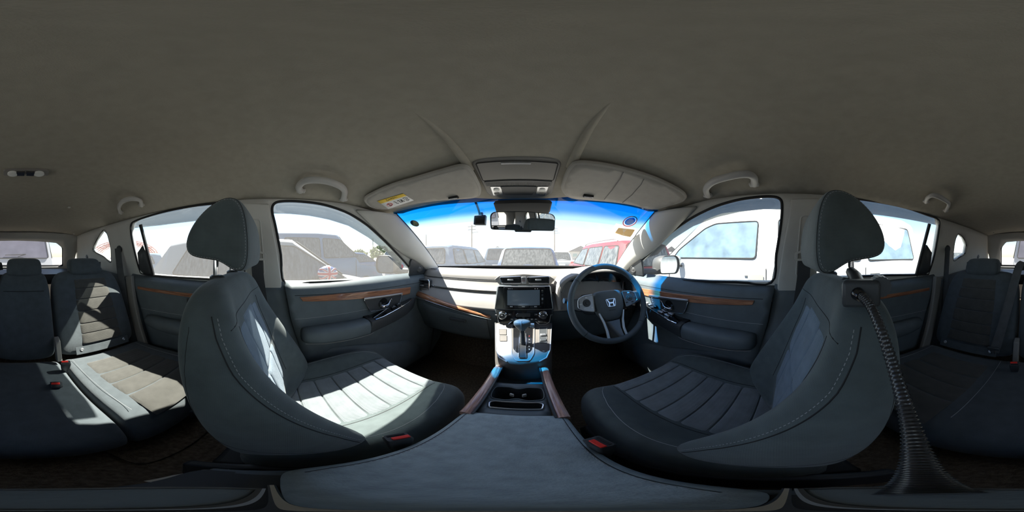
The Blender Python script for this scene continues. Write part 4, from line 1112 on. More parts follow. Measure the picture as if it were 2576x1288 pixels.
q = rpoly([gp(a, b, .010) for a, b in [(1307, 838), (1324, 838), (1323, 900), (1305, 900)]], .006)
MB().prism(q, -gpn*.004).build('gate_slot', 'rubber', gpl)
MB().tube(q, .0022, 6, closed=True).build('slot_rim', 'chrome', gpl)
for k, ch in enumerate('PRNDS'):
    text(ch, .008, frame(gp(1331.5, 846+k*8.2, .0095), (1, 0, 0), (0, 1, .342)), 'button_white' if k else 'ink_red', 'gear_letter', gpl)
for (a0, b0, a1, b1) in [(1256, 828, 1274, 842), (1257, 844, 1275, 858)]:
    q = rpoly([gp(a0, b0, .006), gp(a1, b0, .006), gp(a1, b1, .006), gp(a0, b1, .006)], .002)
    k_ = MB().prism(q, -gpn*.006).build('blank_key', 'console_silver', K)
    MB().tube(q, .0008, 4, closed=True).build('key_gap', 'rubber', k_)
q = rpoly([gp(1357, 823, .006), gp(1376, 823, .006), gp(1375, 862, .006), gp(1357, 862, .006)], .003)
pk = MB().prism(q, -gpn*.004).build('parking_brake_panel', 'hard_black', K)
MB().tube(q, .0012, 4, closed=True).build('panel_rim', 'satin_silver', pk)
MB().box(gp(1366.5, 842, .009), (.026, .016, .008), Matrix.Rotation(R(18), 3, 'X')).build('parking_brake_switch', 'satin_silver', pk, bevel=.003)
MB().box(gp(1366.5, 855, .008), (.026, .016, .005), Matrix.Rotation(R(18), 3, 'X')).build('hold_key', 'hard_black', pk, bevel=.002)
# gear lever
GL = thing('gear_lever', 'gear lever with dark grip and silver band on the console', 'gear lever', (0, .66, .48))
b0 = gp(1315, 868, .0); kn = at(1314, 820, y=.655)
MB().tube([b0, b0.lerp(kn, .6), kn], [.012, .010, .010], 12).build('stem', 'hard_black', GL)
mb = MB(); rings = []
for k, (dz, w, d) in enumerate([(-.030, .012, .012), (-.020, .017, .016), (-.010, .027, .020), (.0, .034, .023), (.010, .036, .024), (.018, .031, .021), (.022, .020, .014)]):
    c = kn+V((0, .004, dz+.004))
    rings.append([c+V((w*math.cos(2*PI*i/20)*(1 if math.cos(2*PI*i/20) > 0 else 1.05), d*math.sin(2*PI*i/20), 0)) for i in range(20)])
gk = MB().loft(rings).build('grip', 'soft_black', GL, sub=1)
MB().sweep([kn+V((-.004, -.0265*math.sin(a)+.002, .004+.022*math.cos(a))) for a in [R(10+10*i) for i in range(15)]], [(-.0025, -.0015), (.0025, -.0015), (.0025, .0015), (-.0025, .0015)], up=(1, 0, 0)).build('silver_band', 'satin_silver', gk)
MB().tube([kn+V((.030, 0, .004)), kn+V((.047, 0, .003))], .010, 14).build('shift_button', 'satin_silver', gk)
# rails, tray, cup holders
for s in (-1, 1):
    pth = [V((s*.078, .575, .405)), V((s*.080, .53, .425)), V((s*.083, .44, .432)), V((s*.088, .36, .430)), V((s*.092, .29, .424))]
    MB().sweep(spline(pth, 5), [(-.013, -.012), (.013, -.012), (.012, .004), (.007, .008), (-.007, .008), (-.012, .004)], up=(0, 0, 1)).build('wood_rail', 'wood_console', K)
    MB().sweep(spline([p+V((-s*.015, 0, .003)) for p in pth], 5), [(-.0025, -.004), (.0025, -.004), (.0025, .005), (-.0025, .005)], up=(0, 0, 1)).build('rail_edge', 'hard_black', K)
    MB().prism([V((s*.096, y, z)) for y, z in [(.60, .05), (.60, .40), (.53, .415), (.44, .422), (.36, .42), (.28, .41), (-.05, .395), (-.06, .05)]], (-s*.016, 0, 0)).build('side_panel', 'soft_black', K, bevel=.004)
MB().box((0, .52, .345), (.15, .16, .01)).build('tray_floor', 'hard_black', K)
MB().prism([V((-.075, .60, .34)), V((.075, .60, .34)), V((.075, .575, .44)), V((-.075, .575, .44))], (0, .02, 0)).build('tray_back', 'hard_black', K)
q = at(1342, 944, y=.585)
sk = MB().box(q, (.036, .010, .036)).build('power_socket_cover', 'hard_black', K, bevel=.003)
for k in range(3):
    MB().box(q+V((0, -.0055, .006-.006*k)), (.014, .0008, .0022)).build('socket_mark', 'button_white', sk)
# plate with cup holders and rear recess
hole = [tuple(p) for p in rpoly([(-.062, .372), (-.022, .368), (0, .380), (.022, .368), (.062, .372), (.066, .40), (.062, .432), (.022, .436), (0, .424), (-.022, .436), (-.062, .432), (-.066, .40)], .012, 3)]
hol2 = [tuple(p) for p in rpoly([(-.055, .330), (.055, .330), (.060, .352), (.050, .360), (-.050, .360), (-.060, .352)], .006, 3)]
MB().sheet([(-.072, .29), (.072, .29), (.070, .455), (-.070, .455)], [hole, hol2], lambda x, y: V((x, y, .424)), .03).build('holder_plate', 'soft_black', K, solid=.004)
cw = MB(); cw.loft([[V((x, y, .424)) for x, y in hole], [V((x*.96, .402+(y-.402)*.92, .34)) for x, y in hole]], False, True); cw.build('cup_well', 'hard_black', K)
MB().tube([V((x, y, .425)) for x, y in hole], .002, 5, closed=True).build('well_lip', 'soft_black', K)
cw = MB(); cw.loft([[V((x, y, .424)) for x, y in hol2], [V((x*.98, y, .395)) for x, y in hol2]], False, True); cw.build('coin_recess', 'hard_black', K)
MB().tube([V((x, y, .426)) for x, y in hol2], .0022, 5, closed=True).build('recess_lip', 'satin_silver', K)
for s in (-1, 1):
    MB().box((s*.016, .412, .405), (.012, .006, .014), Matrix.Rotation(R(s*30), 3, 'Z')).build('holder_tab', 'pillar_grey', K, bevel=.002)
# armrest lid
AL = MB(); rings = []
for y, w, zt, zb in [(.002, .080, .405, .390), (.010, .092, .424, .385), (.03, .099, .432, .383), (.10, .103, .436, .382), (.20, .104, .436, .382), (.27, .102, .434, .382), (.300, .099, .429, .384), (.312, .090, .414, .392)]:
    pr = [(-w, zb), (-w-.002, (zt+zb)/2), (-w+.002, zt-.008), (-w+.012, zt-.001), (-w*.5, zt+.002), (0, zt+.003), (w*.5, zt+.002), (w-.012, zt-.001), (w-.002, zt-.008), (w+.002, (zt+zb)/2), (w, zb)]
    rings.append([V((x, y, z)) for x, z in pr])
al = AL.loft(rings).build('armrest_lid', 'armrest_cloth', K, sub=2)
for s in (-1, 1):
    pth = [V((s*x, y, z)) for x, y, z in [(.080, .018, .4335), (.087, .05, .4355), (.0905, .10, .4385), (.0915, .20, .4385), (.0895, .27, .4365), (.087, .296, .431)]]
    dashes(snap(al, spline(pth, 12), .0003), .0045, .0032, .0007).build('stitching', 'stitch', al)
    MB().tube(snap(al, [p+V((s*.003, 0, -.001)) for p in spline(pth, 6)], 0), .0008, 4).build('seam', 'rubber', al)
MB().loft([[V(p) for p in rpoly([(-.095*k, -.062, z), (.095*k, -.062, z), (.095*k, .02, z), (-.095*k, .02, z)], .025)] for z, k in [(.05, 1), (.38, 1), (.392, .98), (.396, .93)]]).build('rear_box', 'hard_black', K)
MB().tube([V((x, .0015-.10*(x-.03)**2*4, .400)) for x in [-.05+.0125*i for i in range(13)]], .0022, 6).build('rear_chrome_line', 'satin_silver', K)
MB().sweep([V((-.095, -.035, .385)), V((-.085, -.052, .392)), V((-.060, -.062, .394)), (-.035, -.064, .394)], [(-.003, -.002), (.003, -.002), (.003, .002), (-.003, .002)], up=(0, 0, 1)).build('rear_corner_strip', 'satin_silver', K)
# ================================================================== under the roof
def roofpt(px, py, off=0.0):
    r = ray(px, py); t = .3/max(r.z, .05)
    for _ in range(30):
        p = CAM+r*t; f = p.z-(RZ(p.x, p.y)-off); t -= f/max(.15, abs(r.z)+.15)
    return CAM+r*t
def roof_plate(name, px, off, th, material, parent, bevel=.003, r=.008, step=.03):
    P = [roofpt(a, b, off) for a, b in px]; P2 = [(p.x, p.y) for p in P]
    P2 = [tuple(p) for p in rpoly(P2, r, 3)]
    return MB().sheet(P2, [], lambda x, y: V((x, y, RZ(x, y)-off)), step).build(name, material, parent, solid=th, soff=1, bevel=bevel, recalc=False)
OC = thing('overhead_console', 'grey overhead console with spectacle holder and map lamps', 'overhead console', (0, .58, 1.15))
def flatroof(px, off):
    """points on the sloped plane under the front of the roof"""
    r = ray(px[0], px[1]); # plane z = z0 + k*(y-.45)
    z0, k = 1.180-off, -.155
    t = (z0+k*(CAM.y-.45)-CAM.z)/(r.z-k*r.y); return CAM+r*t
def fplate(name, pts, off, th, material, parent, r=.008, bevel=.002):
    q = rpoly([flatroof(p, off) for p in pts], r, 4)
    return MB().prism(q, (0, 0, th)).build(name, material, parent, bevel=bevel)
oc = [(1184, 410), (1205, 401), (1300, 395), (1395, 399), (1414, 410), (1388, 488), (1368, 497), (1300, 499), (1243, 497), (1226, 488)]
hs_ = fplate('housing', oc, .006, .04, 'console_grey', OC, .02, .004)
fplate('spectacle_door', [(1197, 411), (1300, 405), (1404, 411), (1392, 454), (1215, 455)], .009, .01, 'console_grey', OC, .008, .001)
MB().tube(rpoly([flatroof(p, .0085) for p in [(1197, 411), (1300, 405), (1404, 411), (1392, 454), (1215, 455)]], .008), .0018, 5, closed=True).build('door_gap', 'rubber', OC)
fplate('door_grip', [(1259, 411), (1336, 410), (1335, 414), (1261, 414)], .011, .004, 'satin_silver', OC, .002, .0005)
ms = fplate('speaker_mesh', [(1218, 458), (1389, 457), (1386, 468), (1224, 469)], .0085, .006, 'hard_black', OC, .004, .0005)
for i in range(40):
    for j in range(3):
        pass
mm = MB()
for i in range(44):
    a = flatroof((1224+i*3.7, 460), .009); b = flatroof((1226+i*3.62, 467), .009)
    mm.tube([a, b], .0007, 4)
tag(mm.build('mesh_bars', 'cast_iron', ms), kind='stuff')
fplate('switch_blank', [(1257, 470), (1352, 470), (1340, 491), (1270, 491)], .010, .008, 'hard_black', OC, .008, .002)
for a0, sgn in ((1249, -1), (1364, 1)):
    lp_ = fplate('map_lamp', [(a0-14-sgn*-2, 470), (a0+14-sgn*-2, 470), (a0+12-sgn*4, 492), (a0-12-sgn*4, 492)], .0095, .008, 'satin_silver', OC, .005, .001)
    c = flatroof((a0-sgn*0, 477), .0095)
    MB().lathe([(.012, 0), (.012, .002), (.008, .004), (.004, .003)], c, (0, -.15, -1), 20).build('lamp_lens', 'lens_clear', lp_)
    c = flatroof((a0-sgn*1, 487), .0095)
    MB().box(c, (.020, .014, .004)).build('lamp_switch', 'console_grey', lp_, bevel=.001)
# sensor housing and mirror
SH = thing('mirror_bracket_cover', 'dark plastic cover behind the interior mirror at the windscreen top', 'cover', (0, .75, 1.07))
MB().loft([[V(p) for p in rpoly([(-w, y, z0), (w, y, z0), (w*.92, y+.02, z1), (-w*.92, y+.02, z1)], .012)] for y, w, z0, z1 in [(.665, .125, 1.105, 1.128), (.70, .120, 1.075, 1.12), (.76, .100, 1.045, 1.105), (.83, .07, 1.025, 1.07), (.86, .05, 1.03, 1.055)]]).build('cover', 'cast_iron', SH, bevel=.003)
IM = thing('interior_mirror', 'wide black interior mirror hanging at the windscreen', 'mirror', (0, 0, 0))
q = [tuple(p) for p in rpoly([(-.123, -.026), (-.118, -.034), (0, -.037), (.118, -.034), (.124, -.026), (.124, .022), (.112, .034), (0, .038), (-.112, .034), (-.124, .022)], .012)]
MB().loft([[V((x*k, y*k, z)) for x, y in q] for z, k in [(-.022, .72), (-.012, .93), (-.002, 1.0), (.004, .985)]]).build('shell', 'hard_black', IM)
MB().loft([[V((x*.955, y*.90, z)) for x, y in q] for z in (.003, .0052)]).build('reflector', 'mirror_glass', IM)
MB().loft([[V((x*k, y-.030, z)) for x, y in [(-.03, -.012), (.03, -.012), (.036, .006), (-.036, .006)]] for z, k in [(-.014, 1), (.003, 1)]]).build('day_night_tab', 'hard_black', IM, bevel=.003)
mc = V((.006, .605, 1.012))
nrm = ((CAM-mc).normalized()+(V((.85, -1.9, .86))-mc).normalized()).normalized()
xa = V((0, 0, 1)).cross(nrm).normalized()
IM.matrix_world = frame(mc, xa, nrm.cross(xa))
q = Matrix(IM.matrix_world); 
MB().tube([V((0, 0, -.015)), q.inverted() @ V((.0, .70, 1.075))], .011, 10).build('stem', 'hard_black', IM)
# driving recorder
DC = thing('driving_recorder', 'small black recorder box hanging behind the windscreen beside the mirror', 'recorder', at(1208, 553, y=.80))
c = at(1208, 554, y=.80)
MB().box(c, (.062, .030, .052), Matrix.Rotation(R(4), 3, 'Y')).build('box', 'hard_black', DC, bevel=.004)
MB().box(c+V((.004, -.016, -.004)), (.05, .003, .034)).build('display', 'gloss_black', DC, bevel=.001)
MB().box(c+V((0, .012, .034)), (.022, .02, .022)).build('bracket', 'cast_iron', DC, bevel=.003)
MB().tube(spline([c+V((-.004, .01, .03)), at(1203, 525, y=.79), at(1195, 505, y=.745)], 6), .006, 8).build('cable', 'rubber', DC)
# sun visors
def visor_s(px, label, creases, clip, mirror):
    P = [roofpt(a, b, .020) for a, b in px]; P2 = [tuple(p) for p in spline([(p.x, p.y) for p in P], 4, True)]
    cx = sum(p[0] for p in P2)/len(P2); cy = sum(p[1] for p in P2)/len(P2)
    t = thing('sun_visor', label, 'sun visor', (cx, cy, RZ(cx, cy)), 'sun visors')
    f = lambda x, y: V((x, y, RZ(x, y)-.024))
    b = MB().sheet(P2, [], f, .025).build('visor_body', 'visor_cloth', t, solid=.018, soff=1, recalc=False)
    rim = [V((x, y, RZ(x, y)-.0155)) for x, y in P2]
    MB().tube(rim, .0088, 8, closed=True).build('visor_rim', 'visor_cloth', t)
    for cr in creases:
        MB().tube([roofpt(a, c_, .0245) for a, c_ in cr], .0016, 5).build('visor_crease', 'cast_iron', b)
    for dx, sc in ((0, 1),):
        p = roofpt(clip[0], clip[1], .026)
        MB().box(p, (.042, .018, .012)).build('clip_recess', 'rubber', t, bevel=.003)
        MB().tube([p+V((-.018, -.004, -.006)), p+V((0, -.008, -.008)), p+V((.018, -.004, -.006))], .0022, 6).build('clip_pin', 'satin_silver', t)
    return t
vl = visor_s([(920, 503), (945, 486), (1040, 453), (1110, 433), (1158, 421), (1178, 427), (1196, 455), (1205, 480), (1192, 496), (1120, 502), (1040, 512), (985, 524), (940, 522)], 'grey sun visor with yellow and white warning label, passenger side', [], (1141, 497), False)
vr = visor_s([(1418, 478), (1424, 450), (1440, 420), (1460, 412), (1520, 418), (1600, 436), (1680, 466), (1720, 490), (1716, 505), (1690, 514), (1640, 525), (1590, 514), (1500, 503), (1440, 497)], 'grey sun visor with two creases above the steering wheel', [[(1568, 433), (1560, 450), (1540, 478), (1520, 502)], [(1620, 450), (1612, 465), (1590, 490), (1566, 510)]], (1480, 493), True)
# warning label on the passenger visor
def vp(u, v, off=.0255):
    """u along the label 0..1, v 0 top .. 1 bottom"""
    a = V((949, 506)).lerp(V((1014, 487)), u); b = V((977, 526)).lerp(V((1041, 504)), u); p = a.lerp(b, v)
    return roofpt(p.x, p.y, off)
WL = thing('warning_label', 'yellow and white airbag warning label stuck on the sun visor', 'label', vp(.5, .5))
def lab(name, u0, u1, v0, v1, off, m, par):
    return MB().grid([[vp(lerp(u0, u1, i/6), lerp(v0, v1, j/3), off) for j in range(4)] for i in range(7)]).build(name, m, par, solid=.0004)
lb = lab('label_sheet', 0, 1, 0, 1, .0252, 'white_label', WL)
lab('yellow_header', 0, 1, 0, .32, .0258, 'label_yellow', WL)
lx = (vp(1, .5)-vp(0, .5)); ly = (vp(.5, 0)-vp(.5, 1))
text('AIRBAG', .0135, frame(vp(.55, .16, .0264), lx, ly), 'ink_black', 'label_lettering', WL)
tr = [vp(.30, .06, .0264), vp(.265, .27, .0264), vp(.335, .27, .0264)]
MB().tube(tr, .0007, 4, closed=True).build('warning_triangle', 'ink_black', WL)
cc = vp(.20, .66, .0262); ex = lx.normalized(); ey = (ly-ex*ly.dot(ex)).normalized()
MB().tube([cc+ex*(.0125*math.cos(2*PI*i/24))+ey*(.0125*math.sin(2*PI*i/24)) for i in range(24)], .0012, 5, closed=True).build('ban_ring', 'ink_red', WL)
MB().tube([cc+(ex*-.009+ey*.009), cc+(ex*.009-ey*.009)], .0011, 5).build('ban_bar', 'ink_red', WL)
for k, pts in enumerate([[(.17, .55), (.20, .62), (.17, .75), (.23, .78)], [(.42, .50), (.46, .60), (.44, .72), (.50, .80)], [(.54, .55), (.60, .52), (.58, .75), (.64, .78)], [(.67, .50), (.66, .80)], [(.68, .66), (.72, .52)], [(.68, .66), (.73, .80)]]):
    MB().tube([vp(u, v, .0262) for u, v in pts], .0014, 5).build('pictogram_stroke', 'ink_black', WL)
MB().tube([vp(u, v, .0262) for u, v in [(.80, .44), (.94, .44), (.94, .60), (.80, .60)]], .0009, 4, closed=True).build('pictogram_book', 'ink_black', WL)
MB().tube([vp(u, v, .0262) for u, v in [(.82, .72), (.88, .68), (.92, .76), (.86, .86), (.81, .80)]], .0009, 4, closed=True).build('pictogram_seat', 'ink_black', WL)
# grab handles
def handle(pts, off, label, w=.0125):
    mid = roofpt(*pts[len(pts)//2], .02)
    t = thing('grab_handle', label, 'grab handle', mid, 'ceiling grab handles')
    P = [roofpt(a, b, o) for (a, b), o in zip(pts, off)]
    path = spline(rpoly(P, .02, 2)[2:-2] if False else P, 6)
    inw = V((-1 if mid.x > 0 else 1, 0, -.6)).normalized()
    MB().sweep(path, [(w*math.cos(2*PI*k/10), .0095*math.sin(2*PI*k/10)) for k in range(10)], up=inw).build('grip', 'handle_grey', t)
    for e in (P[0], P[-1]):
        MB().box(e+V((0, 0, .004)), (.022, .034, .016)).build('foot', 'handle_grey', t, bevel=.005)
    return t
handle([(757, 482), (752, 470), (766, 456), (800, 453), (840, 461), (866, 478), (864, 503)], [.008, .022, .030, .032, .032, .026, .008], 'ceiling grab handle over the front passenger window')
handle([(1781, 494), (1776, 476), (1792, 458), (1830, 445), (1875, 438), (1896, 447), (1897, 466)], [.008, .024, .030, .032, .030, .022, .008], 'ceiling grab handle over the driver window')
handle([(304, 536), (299, 522), (308, 507), (330, 500), (352, 504), (356, 517)], [.008, .022, .028, .030, .022, .008], 'ceiling grab handle over the rear window behind the passenger headrest', .012)
handle([(2330, 508), (2334, 497), (2350, 491), (2372, 500), (2387, 513), (2379, 531)], [.008, .022, .030, .030, .022, .008], 'ceiling grab handle over the rear window on the white van side', .012)
# rear dome lamp
DL = thing('dome_lamp', 'rear ceiling lamp with two lenses and black switches', 'ceiling lamp', roofpt(66, 436))
base = roof_plate('base', [(9, 429), (123, 429), (122, 443), (9, 443)], .008, .012, 'console_grey', DL, .003, .01)
for px in (32, 98):
    p = roofpt(px, 436.5, .0095)
    MB().lathe([(.019, 0), (.019, .003), (.014, .005), (.006, .004)], p, (0, .1, -1), 20).build('lamp_lens', 'lens_clear', DL)
for px in (52, 76):
    p = roofpt(px, 436.5, .010)
    MB().box(p, (.030, .030, .008)).build('lamp_switch', 'gloss_black', DL, bevel=.002)
for px in (42, 87):
    pass
for k, (px, py, w_) in enumerate([(174, 521, 'above the rear passenger side'), (186, 588, 'beside the rear window, passenger side'), (2500, 586, 'beside the rear window, driver side')]):
    p = roofpt(px, py, .003) if py < 560 else roofpt(px, py, .003)
    tag(MB().lathe([(.010, 0), (.010, .003), (.007, .005)], p, (0, .3, -1), 16).build('trim_clip', 'pillar_grey'), 'small round headliner clip '+w_, 'clip', 'headliner clips')
# windscreen stickers (inside face of the glass)
def wsp(px, py, off=.004):
    r = ray(px, py); best = None
    for i in range(-60, 61):
        pass
    t = .9
    for _ in range(40):
        p = CAM+r*t
        # invert WS roughly: v from z, u from x
        v = (1.14-p.z)/.388; v = max(0, min(1, v)); 
        for __ in range(4):
            hw = lerp(.59, .70, v); u = p.x/hw; zt = WS(u, v).z; v += (zt-p.z)/.388; v = max(-.05, min(1.05, v))
        t += (WS(u, v).y-p.y)*.7
    return CAM+r*(t-off)
def sticker_disc(t, px, py, r1, r0, m, off, name, squash=1.0):
    c = wsp(px, py, off); n = V((0, -.5, -.86)); x = V((1, 0, 0)); y = V((0, -.86, .5))*-1
    y = V((0, .84, -.54))
    P = [c+x*(r1*math.cos(2*PI*i/32))+y*(r1*squash*math.sin(2*PI*i/32)) for i in range(32)]
    return MB().prism(P, n*.0006).build(name, m, t)
def sticker_frame(px, py, off): return frame(wsp(px, py, off), (1, 0, 0), (0, -.84, .54))
paper('sticker_blue', (.10, .42, .80)); paper('sticker_pink', (.85, .28, .32)); paper('sticker_ochre', (.70, .55, .33)); paper('sticker_white', (.80, .80, .78)); mat('sticker_olive', (.16, .19, .12), .7, var=.5, vscale=90)
S1 = thing('round_sticker', 'round red, white and blue sticker high on the windscreen', 'sticker', wsp(1585, 557))
sticker_disc(S1, 1585, 557, .042, 0, 'sticker_white', .004, 'sticker_backing')
c = wsp(1585, 557, .006)
MB().tube([c+V((1, 0, 0))*(.038*math.cos(2*PI*i/40))+V((0, .84, -.54))*(.038*math.sin(2*PI*i/40)) for i in range(40)], .0030, 5, closed=True).build('red_ring', 'sticker_pink', S1)
sticker_disc(S1, 1585, 557, .029, 0, 'sticker_blue', .0062, 'blue_centre')
for k in range(5):
    q = c+V((0, .84, -.54))*(.007*(k-2))+V((0, -.5, -.86))*.0028
    MB().box(q, (.044-.006*abs(k-2), .0035, .001), Matrix.Rotation(R(-33), 3, 'X')).build('lettering_line', 'sticker_white', S1)
S2 = thing('round_sticker', 'small round olive sticker on the windscreen, passenger side', 'sticker', wsp(1043, 562))
sticker_disc(S2, 1043, 562, .026, 0, 'sticker_olive', .004, 'sticker_disc')
cc = wsp(1043, 562, .006)
MB().tube([cc+V((1, 0, 0))*(.0245*math.cos(2*PI*i/32))+V((0, .84, -.54))*(.0245*math.sin(2*PI*i/32)) for i in range(32)], .0014, 5, closed=True).build('sticker_rim', 'ink_black', S2)
S3 = thing('paper_sticker', 'torn yellowed paper sticker under the round sticker on the windscreen', 'sticker', wsp(1570, 583))
P = [wsp(a, b, .004) for a, b in [(1547, 586), (1556, 573), (1575, 575), (1597, 578), (1590, 590), (1585, 596), (1565, 592)]]
MB().prism(P, V((0, -.5, -.86))*.0006).build('paper', 'sticker_ochre', S3)
P = [wsp(a, b, .003) for a, b in [(1538, 580), (1550, 562), (1600, 575), (1598, 600), (1580, 598)]]
MB().prism(P, V((0, -.5, -.86))*.0004).build('white_backing', 'sticker_white', S3)

# ================================================================== camera holder on the driver headrest
mat('gooseneck_sleeve', (.03, .03, .032), .25, spec=.6)
H = thing('gooseneck_holder', 'black gooseneck camera holder clamped under the driver headrest', 'camera holder', (.29, -.13, .82))
ca = at(2166, 737, d=.205)
rot = Matrix.Rotation(R(-24), 3, 'Z')
MB().box(ca, (.022, .046, .034), rot).build('clamp_body', 'hard_black', H, bevel=.005)
MB().tube([ca, ca.lerp(V((.325, -.127, .848)), .5)+V((0, 0, .006)), V((.330, -.127, .848))], [.011, .010, .011], 10).build('clamp_jaw', 'hard_black', H)
kb = at(2213, 718, d=.212)
mb = MB(); n = 40
mb.loft([[kb+rot @ V((h, (.0125+(.0009 if i % 2 else 0))*math.cos(2*PI*i/n), (.0125+(.0009 if i % 2 else 0))*math.sin(2*PI*i/n))) for i in range(n)] for h in (-.012, .012)]).build('tightening_knob', 'hard_black', H)
gpts = [at(2154, 737, d=.200), at(2165, 744, d=.190), at(2190, 772, d=.176), at(2216, 830, d=.162), at(2243, 910, d=.157), at(2268, 990, d=.151), at(2290, 1065, d=.146), at(2306, 1135, d=.140), at(2318, 1190, d=.135), at(2330, 1226, d=.131), at(2350, 1246, d=.129)]
gpth = spline(gpts, 30)
MB().tube(gpth, [.0054 if (i % 4) < 2 else .0046 for i in range(len(gpth))], 14).build('gooseneck', 'gooseneck_sleeve', H)
MB().tube([gpth[0], gpth[18], gpth[34]], [.0085, .0085, .0065], 18).build('collar', 'gloss_black', H)
# D shaped platform right below the camera
pz = .752; P = [V((.03+.0185*math.cos(R(a)), -.0015-.0165*abs(math.sin(R(a)))**.8, pz)) for a in range(180, 361, 10)]
MB().prism(P, (0, 0, -.004)).build('platform', 'soft_black', H, bevel=.001)
MB().tube(P, .0006, 5, closed=True).build('platform_rim', 'cast_iron', H)
# rear floor mat
tag(MB().prism(rpoly([V((-.64, -.16, .128)), V((-.12, -.16, .128)), V((-.12, -.46, .128)), V((-.64, -.46, .128))], .03), (0, 0, .008)).build('floor_mat', 'carpet'), 'dark carpet mat on the floor before the sunlit rear seat', 'floor mat')
# ================================================================== outside: the parking lot
G = -0.42
mat('ground_grit', (.30, .275, .24), .95, spec=.1, var=.2, vscale=.8, bump=.3, bscale=30)
mat('tyre', (.02, .02, .02), .8); mat('alloy', (.45, .46, .47), .35, metal=.8)
mat('car_glass', (.20, .27, .31), .08, metal=.55, var=.3, vscale=5)
mat('car_glass_dusty', (.060, .068, .070), .22, spec=.5, var=.35, vscale=14)
def streaky(name, a, b):
    m = MATS[name]; n = m.node_tree.nodes; l = m.node_tree.links; p = n['Principled BSDF']
    tc = n.new('ShaderNodeTexCoord'); mp = n.new('ShaderNodeMapping'); mp.inputs['Scale'].default_value = (16, 16, 1.2)
    t = n.new('ShaderNodeTexNoise'); t.inputs['Scale'].default_value = 1.6; t.inputs['Detail'].default_value = 6
    r = n.new('ShaderNodeValToRGB'); e = r.color_ramp.elements; e[0].position = .35; e[1].position = .68; e[0].color = (*a, 1); e[1].color = (*b, 1)
    l.new(tc.outputs['Object'], mp.inputs[0]); l.new(mp.outputs[0], t.inputs['Vector']); l.new(t.outputs['Fac'], r.inputs['Fac']); l.new(r.outputs['Color'], p.inputs['Base Color'])
streaky('car_glass_dusty', (.022, .028, .030), (.11, .115, .115))
mat('car_glass_purple', (.115, .105, .125), .2, spec=.5, var=.25, vscale=3)
mat('tail_red', (.45, .02, .02), .25, coat=.6); mat('lamp_clear', (.7, .7, .7), .15, coat=.5); mat('plate_white', (.7, .7, .68), .5)
def paint(n, c): return mat('paint_'+n, c, .35, spec=.5, var=.06, vscale=3, coat=.35)
paint('white', (.42, .42, .41)); paint('skyblue', (.055, .105, .17)); paint('silver', (.12, .165, .215)); paint('blue', (.025, .060, .15)); paint('red', (.16, .010, .014))
paint('champagne', (.22, .215, .20)); paint('dark', (.03, .035, .045)); paint('offwhite', (.36, .36, .35))
tag(MB().grid([[V((x, y, G)) for y in (-150, -40, 0, 40, 150)] for x in (-150, -40, 0, 40, 150)]).build('ground', 'ground_grit'), 'pale gritty ground of the car park', 'ground', kind='structure')

